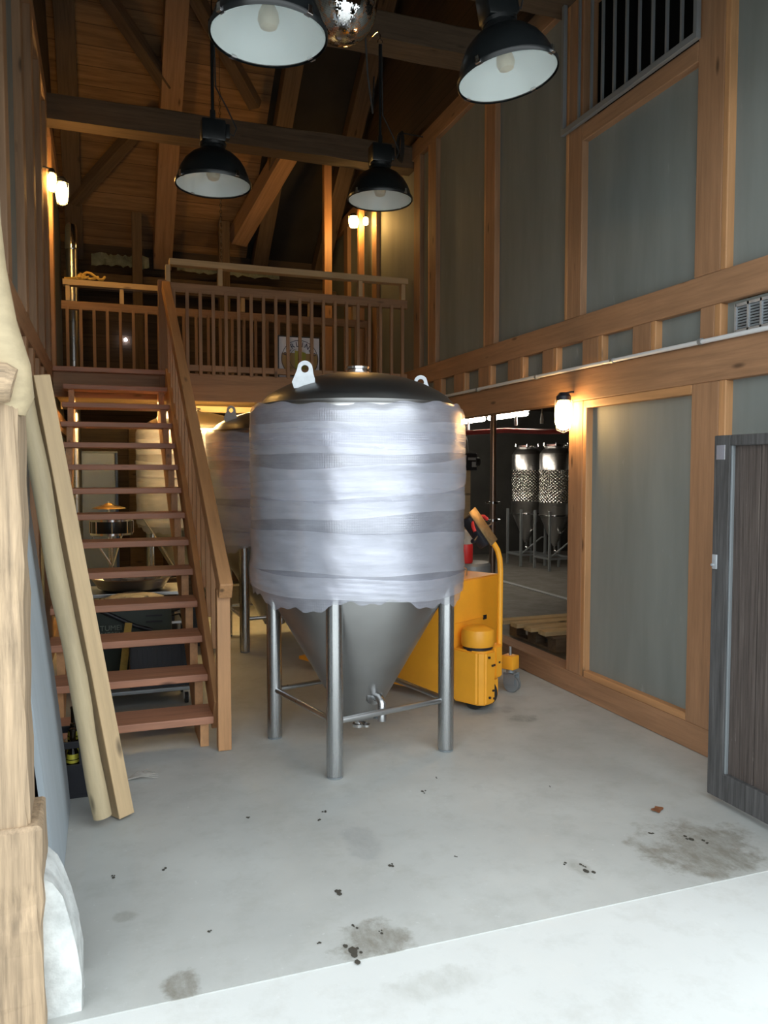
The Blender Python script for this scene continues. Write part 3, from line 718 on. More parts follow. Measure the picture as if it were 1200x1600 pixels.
# ================================================================== STAIRCASE
RISE, RUN, SY, SX0, SX1 = 0.183, 0.262, 4.545, -0.335, 0.595
stair = empty('staircase', (0.13, SY, 0), 'open wooden staircase with reddish treads climbing to the loft on the left', 'staircase')
so = Vector((0.13, SY, 0))
for k in range(13):
    z = RISE * (k + 1); y = SY + RUN * k
    ov = 0.0 if k < 1 else 0.0
    beam('tread', (SX0 + 0.0, y + 0.135, z - 0.022), (SX1 - 0.02, y + 0.135, z - 0.022), 0.27, 0.044, M['tread_wood'], stair, bev=0.005, poff=so)
def stringer(x0, x1, name='stringer'):
    # in a local frame whose X runs along the slope
    poly = [(SY + 0.03, 0.002), (SY + 0.03, RISE - 0.044)]
    for k in range(13):
        y = SY + RUN * k; z = RISE * (k + 1) - 0.044
        if k: poly.append((y + 0.045, z))
        poly.append((y + RUN + 0.045, z))
        if k < 12: pass
    poly.append((7.96, 2.33)); poly.append((7.96, 2.08)); poly.append((SY + 0.33, 0.002))
    bm = B(); prism(bm, poly, 0, x0, x1)
    sl = math.atan2(RISE, RUN); 
    Rm = Matrix((Vector((0, math.cos(sl), math.sin(sl))), Vector((1, 0, 0)), Vector((0, math.cos(sl), math.sin(sl))).cross(Vector((1, 0, 0))))).transposed()
    c = Vector(((x0 + x1) / 2, 6.2, 1.1))
    for v in bm.verts: v.co = Rm.transposed() @ (v.co - c)
    me = bpy.data.meshes.new(name); bmesh.ops.recalc_face_normals(bm, faces=bm.faces); bm.to_mesh(me); bm.free(); me.materials.append(M['rail_wood'])
    o = bpy.data.objects.new(name, me); COL.objects.link(o); o.parent = stair
    m = Rm.to_4x4(); m.translation = c - so; o.matrix_local = m
    return o
stringer(0.50, 0.548); stringer(-0.29, -0.242)
nx = 0.625
beam('outer_stringer', (0.596, 4.60, 0.17), (0.596, 7.96, 2.48), 0.04, 0.24, M['rail_wood'], stair, bev=0.004, poff=so)
beam('newel_post', (nx, 4.50, 0.002), (nx, 4.50, 0.93), 0.075, 0.075, M['pale_wood'] if False else M['rail_wood'], stair, bev=0.004, poff=so)
beam('handrail', (nx + 0.005, 4.40, 0.925), (nx - 0.03, 7.97, 3.378), 0.075, 0.105, M['rail_wood'], stair, bev=0.006, poff=so)
for k in range(14):
    y = 4.78 + k * 0.235; zb = 0.10 + (y - 4.5) * (2.38 / 3.46) + 0.02; zt = 0.925 + (y - 4.40) * (2.515 / 3.66) - 0.05
    x = nx + 0.012 - 0.03 * k / 13
    beam('baluster', (x + 0.005, y, zb), (x + 0.005, y, zt), 0.034, 0.03, M['rail_wood'], stair, bev=0.002, poff=so)
beam('newel_post', (0.565, 8.02, 2.28), (0.565, 8.02, 3.44), 0.08, 0.08, M['loft_wood'], stair, bev=0.004, poff=so)

# ================================================================== LOFT RAILINGS
def railing(y, x0, x1, label, n, blocks, mat='loft_wood', z0=2.56, fasc=True):
    root = empty('loft_railing', ((x0 + x1) / 2, y, z0), label, 'railing'); po = Vector(((x0 + x1) / 2, y, z0))
    beam('top_rail', (x0, y, 3.38), (x1, y, 3.38), 0.06, 0.09, M[mat], root, poff=po, bev=0.004)
    beam('bottom_rail', (x0, y, 2.61), (x1, y, 2.61), 0.04, 0.06, M[mat], root, poff=po, bev=0.003)
    for i in range(n):
        x = x0 + 0.06 + (x1 - x0 - 0.12) * i / (n - 1)
        beam('baluster', (x, y - 0.032, 2.54), (x, y - 0.032, 3.36), 0.032, 0.026, M[mat], root, poff=po, bev=0.002)
    beam('raised_rail', (x0 + 0.02, y, 3.62), (x1, y, 3.62), 0.11, 0.06, M['pale_wood'], root, poff=po, bev=0.004)
    for x in blocks:
        beam('spacer_block', (x, y, 3.425), (x, y, 3.59), 0.045, 0.075, M['pale_wood'], root, poff=po, bev=0.003)
    return root
railing(8.02, 0.612, 3.11, 'front loft railing with square balusters and a pale raised rail, behind the big tank', 20, [0.62, 1.12, 2.58, 3.06])
railing(9.25, -0.40, 3.11, 'rear loft railing with square balusters, seen past the handrail top on the left', 26, [-0.33, 0.22, 1.55, 2.35, 2.9])

# poster leaning on the loft
ps = empty('poster', (2.0, 8.36, 2.565), 'white beer poster with a round emblem and arched lettering, standing behind the loft balusters', 'poster')
bm = B(); box(bm, -0.245, 0.235, 0, 0.035, 0, 0.475, 0.003); link('frame', bm, M['black'], ps, origin=(0, 0, 0))
bm = B(); box(bm, -0.215, 0.225, -0.004, 0.002, 0.01, 0.46); link('sheet', bm, M['paper'], ps, origin=(0, 0, 0))
def disc_part(name, prof_pts, mat, y, parent, th=0.0015):
    bm = B(); prism(bm, prof_pts, 1, y - th, y); return link(name, bm, mat, parent, origin=(0, 0, 0))
cxp, czp = 0.01, 0.23
disc_part('tan_field', [(max(-0.213, min(0.223, cxp + 0.205 * math.cos(a))), czp + 0.20 * math.sin(a)) for a in [PI * 0.90 + i * PI * 1.2 / 28 for i in range(29)]], M['tan'], -0.005, ps)
def ring_part(name, r0, r1, mat, y, a0=0, a1=2 * PI):
    bm = B(); n_ = 48
    V = [[bm.verts.new((cxp + r * math.cos(a0 + (a1 - a0) * i / n_), yy, czp + r * math.sin(a0 + (a1 - a0) * i / n_))) for i in range(n_ + 1)] for yy in (y, y - 0.0015) for r in (r0, r1)]
    for i in range(n_):
        for a, b in ((0, 1), (2, 3), (0, 2), (1, 3)): bm.faces.new((V[a][i], V[a][i + 1], V[b][i + 1], V[b][i]))
    return link(name, bm, mat, ps, origin=(0, 0, 0))
ring_part('emblem_ring', 0.195, 0.201, M['ink'], -0.008); ring_part('emblem_ring', 0.112, 0.116, M['ink'], -0.008, PI * 0.6, PI * 1.45)
disc_part('beer_glass', [(cxp - 0.055, 0.02), (cxp + 0.055, 0.02), (cxp + 0.065, 0.30), (cxp - 0.055, 0.32)], M['beer'], -0.008, ps)
disc_part('glass_lines', [(cxp - 0.02, 0.19), (cxp + 0.05, 0.20), (cxp + 0.05, 0.206), (cxp - 0.012, 0.196), (cxp - 0.012, 0.27), (cxp - 0.02, 0.27)], M['greyprint'], -0.0105, ps)
def text_mesh(s, size, mat, name, parent, matrix, ext=0.001):
    cu = bpy.data.curves.new(name, 'FONT'); cu.body = s; cu.size = size; cu.align_x = 'CENTER'; cu.align_y = 'CENTER'; cu.extrude = ext
    tmp = bpy.data.objects.new('tmp', cu); COL.objects.link(tmp); dg = bpy.context.evaluated_depsgraph_get()
    me = bpy.data.meshes.new_from_object(tmp.evaluated_get(dg)); bpy.data.objects.remove(tmp)
    me.materials.clear(); me.materials.append(mat)
    o = bpy.data.objects.new(name, me); COL.objects.link(o); o.parent = parent; o.matrix_local = matrix
    return o
for i, ch in enumerate('BERLINER'):
    a = math.radians(162 - i * 144 / 7.0); r = 0.155
    m = Matrix.Translation((cxp + r * math.cos(a), -0.010, czp + r * math.sin(a))) @ Matrix.Rotation(-(a - PI / 2), 4, 'Y') @ Matrix.Rotation(PI / 2, 4, 'X')
    text_mesh(ch, 0.075, M['ink'], 'letter', ps, m)

# yellow straps on the left rail
bm = B()
for k in range(5):
    pts = [(-0.36 + 0.05 * k + 0.05 * math.sin(t_ + k), 9.22 + 0.03 * math.cos(2 * t_ + k), 3.665 + 0.02 * k * math.sin(t_) ** 2) for t_ in [i * 0.5 for i in range(9)]]
    tube(bm, [(p[0] + 0.02 * i, p[1], p[2]) for i, p in enumerate(pts)], 0.014, 8)
tag(link('yellow_strap', bm, M['canvas'], smooth=True), 'yellow straps lying on the rail left of the stair head', 'strap')

# flue pipe
fp = empty('flue_pipe', (-0.30, 9.75, 0), 'shiny metal flue pipe standing in the left corner, passing the loft', 'pipe')
bm = B(); lathe(bm, [(0.062, 0.002), (0.062, 4.18)], 32); link('pipe', bm, M['steel'], fp, origin=(0, 0, 0), smooth=True)
bm = B(); lathe(bm, [(0.068, 4.10), (0.072, 4.12), (0.072, 4.20), (0.068, 4.24), (0.066, 4.33), (0.055, 4.38), (0.03, 4.40)], 32); link('cap', bm, M['chrome'], fp, origin=(0, 0, 0), smooth=True)
# foil strips at the eaves, small lights on the back wall
for x0, x1, lab in ((-0.1, 0.60, 'crumpled silver foil at the eaves, left of the thick rafter'), (0.95, 2.3, 'crumpled silver foil at the eaves, right of the thick rafter')):
    bm = B(); nn = 24; V = []
    for i in range(nn + 1):
        x = x0 + (x1 - x0) * i / nn
        V.append([bm.verts.new((x, 10.80 - 0.03 * j + random.uniform(-.012, .012), 4.36 - 0.055 * j + random.uniform(-.02, .02))) for j in range(4)])
    for i in range(nn):
        for j in range(3): bm.faces.new((V[i][j], V[i + 1][j], V[i + 1][j + 1], V[i][j + 1]))
    o = tag(link('eaves_foil', bm, M['foil'], smooth=True), lab, 'insulation')
bm = B(); bmesh.ops.create_uvsphere(bm, u_segments=12, v_segments=8, radius=0.022, matrix=Matrix.Translation((0.31, 11.27, 3.36)))
tag(link('indicator_light', bm, M['led'], smooth=True), 'tiny bright white light on the dark back wall of the loft', 'light')
# cable coil at the tie beam
bm = B()
for k in range(4): tube(bm, [(2.86 + 0.01 * k, 7.6 + 0.07 * math.cos(t_) , 4.86 + (0.13 + 0.008 * k) * math.sin(t_)) for t_ in [i * 2 * PI / 24 for i in range(25)]], 0.006, 6)
tube(bm, [(2.87, 7.6, 5.0), (3.13, 7.62, 5.0)], 0.006, 6)
tag(link('cable_coil', bm, M['rubber'], smooth=True), 'coiled cable hanging under the beam above the far right pendant lamp', 'cable')
# hanging chain
bm = B(); z = 3.66; i = 0
while z < 5.6:
    a = (i % 2) * PI / 2; pts = [(1.22 + 0.010 * math.cos(t_) * math.cos(a), 8.6 + 0.010 * math.cos(t_) * math.sin(a), z + 0.022 * math.sin(t_)) for t_ in [j * 2 * PI / 8 for j in range(9)]]
    tube(bm, pts, 0.003, 5, False); z += 0.034; i += 1
tube(bm, [(1.22, 8.6, z - 0.02), (1.22, 8.6, rz(8.6) - 0.02)], 0.003, 5)
tag(link('chain', bm, M['chrome']), 'thin metal chain hanging in front of the roof boards behind the left pendant lamps', 'chain')

# ================================================================== RIGHT WALL FITTINGS
bm = B(); tube(bm, [(3.118, 2.45, 2.305), (3.118, 8.0, 2.318)], 0.013, 12)
cn = empty('wall_conduit', (3.118, 5.2, 2.31), 'thin white conduit pipe running along the lower wall beam', 'pipe'); co = Vector((3.118, 5.2, 2.31))
bmesh.ops.translate(bm, verts=bm.verts, vec=-co); link('pipe', bm, M['white_pipe'], cn, origin=(0, 0, 0), smooth=True)
for y in (3.55, 4.35, 5.3, 6.3, 7.2):
    bm = B(); tube(bm, [(0, y - co.y - 0.012, 0.0), (0, y - co.y + 0.012, 0.0)], 0.018, 12); box(bm, 0, 0.022, y - co.y - 0.01, y - co.y + 0.01, -0.012, 0.012)
    link('clip', bm, M['grey_steel'], cn, origin=(0, 0, 0))
# vent grille
vg = empty('vent_grille', (3.17, 3.05, 2.40), 'grey louvred vent grille between the beams at the right edge', 'vent')
bm = B(); box(bm, 0.0, 0.02, -0.35, 0.315, -0.093, 0.093); link('back_plate', bm, M['panel'], vg, origin=(0, 0, 0))
bm = B()
for (a, b, c, d) in ((-0.31, 0.29, 0.06, 0.075), (-0.31, 0.29, -0.075, -0.06)): box(bm, -0.015, 0.0, a, b, c, d)
for k in range(8): y = -0.31 + k * 0.6 / 7; box(bm, -0.015, 0.0, y - 0.006, y + 0.006, -0.075, 0.075)
link('frame', bm, M['galv'], vg, origin=(0, 0, 0))
bm = B(); box(bm, -0.003, -0.001, -0.31, 0.29, -0.06, 0.06); link('dark_backing', bm, M['void'], vg, origin=(0, 0, 0))
bm = B()
for k in range(8): mbox(bm, Matrix.Translation((-0.007, -0.01, -0.052 + k * 0.0150)) @ Matrix.Rotation(0.6, 4, 'Y'), 0.010, 0.6, 0.003)
link('louvres', bm, M['galv'], vg, origin=(0, 0, 0))
# barred hatch
bh = empty('barred_grille', (3.10, 4.3, 3.98), 'grey steel bar grille over the dark hatch high on the right wall', 'grille')
bm = B(); y0, y1 = -0.70, 0.66
box(bm, -0.01, 0.02, y0, y1, -0.02, 0.02, 0.003); box(bm, -0.01, 0.02, y0, y1, 0.96, 1.0, 0.003); box(bm, -0.01, 0.02, y0, y0 + 0.03, 0.02, 0.96, 0.003); box(bm, -0.01, 0.02, y1 - 0.03, y1, 0.02, 0.96, 0.003)
link('frame', bm, M['grey_steel'], bh, origin=(0, 0, 0))
for k in range(9):
    y = y0 + 0.14 + k * 0.125
    if k == 8: y = 0.46
    bm = B(); box(bm, 0.0, 0.016, y - 0.008, y + 0.008, 0.02, 0.96); link('bar', bm, M['grey_steel'], bh, origin=(0, 0, 0))

# barn door leaf
dl = struct(empty('door_1', (2.77, 2.6, 0.03), 'weathered dark wooden half door leaf standing open at the right edge', 'door'))
del dl['category']
H_ = 1.735; ya, yb = -0.75, 0.42
bm = B()
box(bm, -0.025, 0.03, yb - 0.10, yb, 0.0, H_, 0.005); box(bm, -0.025, 0.03, ya, ya + 0.10, 0.0, H_, 0.005)
link('stile', bm, M['door_frame'], dl, origin=(0, 0, 0))
bm = B(); box(bm, -0.024, 0.03, ya + 0.10, yb - 0.10, 0.0, 0.13, 0.005); link('bottom_rail', bm, M['door_frame'], dl, origin=(0, 0, 0))
bm = B(); box(bm, -0.024, 0.03, ya + 0.10, yb - 0.10, H_ - 0.05, H_, 0.005); link('top_rail', bm, M['door_frame'], dl, origin=(0, 0, 0))
for k in range(6):
    w_ = (yb - ya - 0.2) / 6; a = ya + 0.10 + k * w_
    bm = B(); box(bm, 0.0, 0.028, a + 0.002, a + w_ - 0.002, 0.12, H_ - 0.04, 0.003); link('board', bm, M['door_board'], dl, origin=(0, 0, 0))
for z0_, z1_ in ((0.13, H_ - 0.05),):
    bm = B(); box(bm, -0.018, -0.001, yb - 0.112, yb - 0.101, z0_, z1_, 0.002); link('bead', bm, M['grey_steel'], dl, origin=(0, 0, 0))
bm = B(); box(bm, -0.030, -0.025, yb - 0.075, yb - 0.02, 1.62, 1.69, 0.001); link('hinge_plate', bm, M['chrome'], dl, origin=(0, 0, 0))
bm = B(); box(bm, -0.034, -0.025, yb - 0.04, yb - 0.01, 1.10, 1.17, 0.003); tube(bm, [(-0.03, yb - 0.02, 1.12), (-0.045, yb - 0.02, 1.12)], 0.006, 8); link('latch', bm, M['galv'], dl, origin=(0, 0, 0))

# ================================================================== LEFT SIDE: BOARDS, PANEL, CRATE
bt_, tp = Vector((0.055, 3.76, 0.012)), Vector((-0.268, 3.86, 2.02))
lb = beam('timber_board', bt_, tp, 0.075, 0.085, M['pale_wood'], bev=0.004, up=(0.5, -1, 0))
tag(lb, 'square-edged pale timber leaning in front of the stairs, right one of two', 'timber')
p0 = Vector((-0.032, 3.69, 0.045)); p1 = Vector((-0.342, 3.79, 2.06))
bm = B(); L = (p1 - p0).length; nn = 16
tube(bm, [(-L / 2 + L * i / nn, 0.004 * math.sin(i * 0.9), 0.003 * math.cos(i * 1.3)) for i in range(nn + 1)], [0.040 + 0.002 * math.sin(i * 1.7) for i in range(nn + 1)], 24)
for v in bm.verts:
    if v.co.z < -0.030: v.co.z = -0.030
me = bpy.data.meshes.new('timber_log'); bm.to_mesh(me); bm.free(); me.materials.append(M['log_wood'])
for p in me.polygons: p.use_smooth = True
me.set_sharp_from_angle(angle=math.radians(45))
lg = bpy.data.objects.new('timber_log', me); COL.objects.link(lg)
x = (p1 - p0).normalized(); y = Vector((0, 1, 0)).cross(x) * -1; y.normalize(); z = x.cross(y)
m = Matrix((x, y, z)).transposed().to_4x4(); m.translation = (p0 + p1) / 2; lg.matrix_world = m
tag(lg, 'rounded half-log rail leaning on the left beside the square-edged timber', 'timber')
# plasterboard sheet
bm = B(); nzz = 12
for s_ in (0, 1): pass
def sheet(y0, y1, th):
    prof = []
    for i in range(nzz + 1):
        z = 0.003 + 2.0 * i / nzz; x = -0.178 - 0.215 * (i / nzz) ** 1.15 ; prof.append((x, z))
    poly = [(x, z) for x, z in prof] + [(x - th, z) for x, z in reversed(prof)]
    bm = B()
    A = [bm.verts.new((u, y0, v)) for u, v in poly]; Bb = [bm.verts.new((u, y1, v)) for u, v in poly]; n_ = len(poly)
    for i in range(n_): bm.faces.new((A[i], A[(i + 1) % n_], Bb[(i + 1) % n_], Bb[i]))
    for V in (A, Bb):
        for i in range(nzz): bm.faces.new((V[i], V[i + 1], V[n_ - 2 - i], V[n_ - 1 - i]))
    return bm
tag(link('plasterboard_sheet', sheet(2.98, 3.98, 0.022), M['plaster'], smooth=True, ang=40), 'blue-grey plasterboard sheet leaning against the left wall', 'board')

# crate with bottles
cr_ = empty('beer_crate', (-0.205, 4.18, 0.0), 'black plastic beer crate on the floor between the plasterboard and the leaning timbers', 'crate')
bm = B(); w_, d_, h_ = 0.15, 0.13, 0.285; th = 0.012
box(bm, -w_, w_, -d_, d_, 0.002, 0.02)
for s_ in (-1, 1):
    box(bm, s_ * w_ - th / 2, s_ * w_ + th / 2, -d_, d_, 0.02, h_, 0.003)
    y_ = s_ * d_
    box(bm, -w_, w_, y_ - th / 2, y_ + th / 2, 0.02, 0.17, 0.002); box(bm, -w_, w_, y_ - th / 2, y_ + th / 2, 0.25, h_, 0.003)
    box(bm, -w_, -w_ * 0.45, y_ - th / 2, y_ + th / 2, 0.17, 0.25); box(bm, w_ * 0.45, w_, y_ - th / 2, y_ + th / 2, 0.17, 0.25)
link('body', bm, M['black_plastic'], cr_, origin=(0, 0, 0))
bm = B()
for k in range(1, 4): box(bm, -w_ + k * 0.075 - 0.002, -w_ + k * 0.075 + 0.002, -d_ + 0.01, d_ - 0.01, 0.021, 0.17)
for k in range(1, 3): box(bm, -w_ + 0.01, w_ - 0.01, -d_ + k * 0.0867 - 0.002, -d_ + k * 0.0867 + 0.002, 0.021, 0.17)
link('divider', bm, M['black_plastic'], cr_, origin=(0, 0, 0))
first = None
blabs = ['front left', 'front, second from left', 'front, third from left', 'front right']
n_b = 0
for r_ in range(3):
    for c_ in range(4):
        loc = (-0.205 - 0.1125 + c_ * 0.075, 4.18 - 0.0867 + r_ * 0.0867, 0.0215 + (0.06 if (r_ + c_) % 3 == 1 else 0))
        if first is None:
            prof = [(0.028, 0.0), (0.031, 0.004), (0.031, 0.165), (0.026, 0.195), (0.015, 0.225), (0.013, 0.235), (0.013, 0.30), (0.015, 0.302), (0.015, 0.312), (0.01, 0.315)]
            first = empty('beer_bottle', loc, '', 'bottle'); link('body', lathe(B(), prof, 24), M['bottle'], first, origin=(0, 0, 0), smooth=True)
            link('label', lathe(B(), [(0.0315, 0.15), (0.0315, 0.16), (0.0275, 0.192)], 24, close=False), M['label_yellow'], first, origin=(0, 0, 0), smooth=True)
            b = first
        else: b = dup(first, loc)
        b['group'] = 'dark beer bottles in the crate'
        b['label'] = 'dark glass beer bottle in the crate, ' + ('front', 'middle', 'back')[r_] + ' row, ' + ('first', 'second', 'third', 'fourth')[c_] + ' from the left'

# ================================================================== PALLET STACKER
tk = empty('pallet_truck', (2.30, 4.80, 0.0), 'yellow electric pallet truck with a curved steering handle behind the big tank', 'pallet truck')
ax = Vector((-0.49, 0.87, 0)).normalized(); rt = Vector((ax.y, -ax.x, 0))  # ax towards forks, rt to the right seen from the handle
fr0 = Vector((2.20, 4.80, 0)) # left front corner on floor
TM = Matrix((rt, ax, Vector((0, 0, 1)))).transposed().to_4x4(); TM.translation = fr0 - tk.location
def tpart(name, bm, mat, smooth=False, parent=tk):
    bm.transform(TM); return link(name, bm, mat, parent, origin=(0, 0, 0), smooth=smooth)
bm = B(); box(bm, 0, 0.56, 0, 0.56, 0.06, 0.845, 0.010); body_ = tpart('battery_box', bm, M['yellow'], True)
bm = B(); box(bm, 0.004, 0.556, 0.004, 0.55, 0.846, 0.852, 0.002); tpart('lid', bm, M['yellow'])
bm = B(); box(bm, 0.02, 0.36, -0.006, 0.0, 0.562, 0.567, 0.002); tpart('recess_lip', bm, M['yellow'])
bm = B(); box(bm, 0.36, 0.40, -0.006, -0.001, 0.545, 0.575); tpart('key_slot', bm, M['black_plastic'])
# motor dome
bm = B(); lathe(bm, [(0.108, 0.425), (0.112, 0.435), (0.112, 0.51), (0.104, 0.535), (0.06, 0.556), (0.02, 0.56)], 40, (0.105, -0.13, 0)); tpart('motor_cover', bm, M['yellow'], True)
bm = B(); lathe(bm, [(0.10, 0.40), (0.102, 0.427)], 40, (0.105, -0.13, 0)); tpart('motor_ring', bm, M['black_plastic'], True)
# drive skirt with chamfered corners
pl = [(-0.005, -0.004), (-0.005, -0.20), (0.03, -0.245), (0.13, -0.255), (0.15, -0.23), (0.15, -0.004)]
bm = B(); prism(bm, pl, 2, 0.045, 0.405); bmesh.ops.bevel(bm, geom=list(bm.edges), offset=0.012, segments=2, affect='EDGES'); tpart('drive_cover', bm, M['yellow'], True)
pl = [(0.165, -0.004), (0.165, -0.235), (0.24, -0.24), (0.275, -0.20), (0.275, -0.004)]
bm = B(); prism(bm, pl, 2, 0.20, 0.42); bmesh.ops.bevel(bm, geom=list(bm.edges), offset=0.010, segments=2, affect='EDGES'); tpart('steering_bracket', bm, M['yellow'], True)
pl = [(0.165, -0.004), (0.165, -0.20), (0.24, -0.21), (0.265, -0.18), (0.265, -0.004)]
bm = B(); prism(bm, pl, 2, 0.06, 0.19); bmesh.ops.bevel(bm, geom=list(bm.edges), offset=0.008, segments=2, affect='EDGES'); tpart('side_cover', bm, M['yellow'], True)
bm = B(); tube(bm, [(0.04, -0.14, 0.092), (0.20, -0.14, 0.092)], 0.09, 28); tpart('drive_wheel', bm, M['rubber'], True)
bm = B(); tube(bm, [(0.27, -0.0, 0.20), (0.60, -0.06, 0.22)], 0.016, 10); tpart('stabiliser_arm', bm, M['grey_steel'], True)
for (x_, z_) in ((0.05, 0.36), (0.09, 0.30), (0.11, 0.30), (0.10, 0.13), (0.06, 0.09), (0.11, 0.075), (0.20, 0.10), (0.20, 0.30)):
    bm = B(); y_ = -0.256 if x_ < 0.15 else (-0.236 if z_ > 0.2 else -0.206)
    box(bm, x_, x_ + 0.014, y_ - 0.006, y_ + 0.006, z_, z_ + 0.012); tpart('bolt_head', bm, M['black_plastic'])
# stabiliser caster on the right
Y_ = -0.10
bm = B(); box(bm, 0.52, 0.61, Y_ - 0.05, Y_ + 0.05, 0.17, 0.27, 0.008); cb = tpart('caster_bracket', bm, M['yellow'], True)
bm = B(); tube(bm, [(0.565, Y_, 0.27), (0.565, Y_, 0.33)], 0.010, 12); tpart('caster_pin', bm, M['grey_steel'], True)
bm = B(); tube(bm, [(0.57, Y_, 0.14), (0.57, Y_, 0.17)], 0.03, 16); box(bm, 0.535, 0.545, Y_ - 0.05, Y_ + 0.04, 0.06, 0.142); box(bm, 0.605, 0.615, Y_ - 0.05, Y_ + 0.04, 0.06, 0.142); box(bm, 0.535, 0.615, Y_ - 0.04, Y_ + 0.04, 0.13, 0.142); tpart('caster_fork', bm, M['grey_steel'], True)
for s_ in (0.552, 0.583):
    bm = B(); tube(bm, [(s_, Y_ - 0.01, 0.060), (s_ + 0.022, Y_ - 0.01, 0.060)], 0.058, 24); tpart('caster_wheel', bm, M['grey_steel'], True)
# handle tube
hb = [(0.265, -0.20, 0.40), (0.268, -0.20, 0.60), (0.27, -0.20, 0.92), (0.268, -0.195, 1.00), (0.255, -0.185, 1.06), (0.235, -0.17, 1.10), (0.205, -0.155, 1.13)]
bm = B(); tube(bm, hb, 0.019, 16); tpart('handle_tube', bm, M['yellow'], True)
# head: a slab climbing to the left, its metal plate facing up and out
he = TM @ Vector(hb[-1])
hx = (Rv * -0.57 + Vector((0, 0, 0.82))).normalized(); hn = Rv * 0.62 + Vector((0, 0, 0.42)) - Fv * 0.62; hn = (hn - hx * hn.dot(hx)).normalized(); hy = hn.cross(hx)
HM = Matrix((hx, hy, hn)).transposed().to_4x4(); HM.translation = he + hx * 0.095
def hpart(name, bm, mat, smooth=True):
    bm.transform(HM); return link(name, bm, mat, tk, origin=(0, 0, 0), smooth=smooth)
bm = B(); mbox(bm, Matrix.Translation((0.005, 0, -0.03)), 0.23, 0.14, 0.075, 0.012); hpart('handle_head', bm, M['black_plastic'])
bm = B(); mbox(bm, Matrix.Translation((0.008, -0.005, 0.014)), 0.27, 0.10, 0.010, 0.003); hpart('handle_plate', bm, M['worn_brass'])
for s_ in (-1, 1):
    bm = B(); tube(bm, [(-0.02, s_ * 0.06, -0.02), (-0.03, s_ * 0.13, -0.02), (-0.02, s_ * 0.145, -0.02)], 0.014, 12); hpart('grip', bm, M['black_plastic'])
    bm = B(); tube(bm, [(0.075, s_ * 0.05, 0.0), (0.055, s_ * 0.085, 0.01), (0.02, s_ * 0.10, 0.01)], 0.012, 10); hpart('red_control', bm, M['red'])
# forks
for x_ in (0.02, 0.38):
    bm = B(); box(bm, x_, x_ + 0.17, 0.56, 1.60, 0.05, 0.11, 0.012)
    es = [v for v in bm.verts if v.co.y > 1.55]
    for v in es: v.co.x = x_ + 0.085 + (v.co.x - x_ - 0.085) * 0.45; v.co.z = 0.07 + (v.co.z - 0.07) * 0.5
    tpart('fork', bm, M['yellow'])
    bm = B(); tube(bm, [(x_ + 0.05, 1.38, 0.042), (x_ + 0.12, 1.38, 0.042)], 0.040, 20); tpart('load_roller', bm, M['grey_steel'], True)
# things on the truck: hooks + chain
bm = B()
for (x_, y_) in ((0.22, 0.12), (0.30, 0.10)): tube(bm, [(x_, y_, 0.852), (x_, y_, 0.905), (x_ - 0.03, y_ + 0.03, 0.93)], 0.005, 8)
tpart('lid_catch', bm, M['chrome'], True)

# red canister beside the truck (standing on a barrel behind)
rc = empty('canister', (2.93, 6.05, 0.0), 'round grey drum behind the pallet truck, carrying a red jug', 'drum')
bm = B(); lathe(bm, [(0.17, 0.002), (0.175, 0.02), (0.175, 0.80), (0.16, 0.82)], 32); link('body', bm, M['grey_steel'], rc, origin=(0, 0, 0), smooth=True)
jg = empty('jug', (2.86, 6.0, 0.822), 'red jug with a translucent top on the drum, beside the big tank', 'jug')
bm = B(); lathe(bm, [(0.06, 0.0), (0.065, 0.01), (0.065, 0.15), (0.062, 0.16)], 24); link('body', bm, M['red'], jg, origin=(0, 0, 0), smooth=True)
bm = B(); lathe(bm, [(0.062, 0.161), (0.06, 0.23), (0.03, 0.26), (0.03, 0.28)], 24); link('top', bm, M['cloth'], jg, origin=(0, 0, 0), smooth=True)

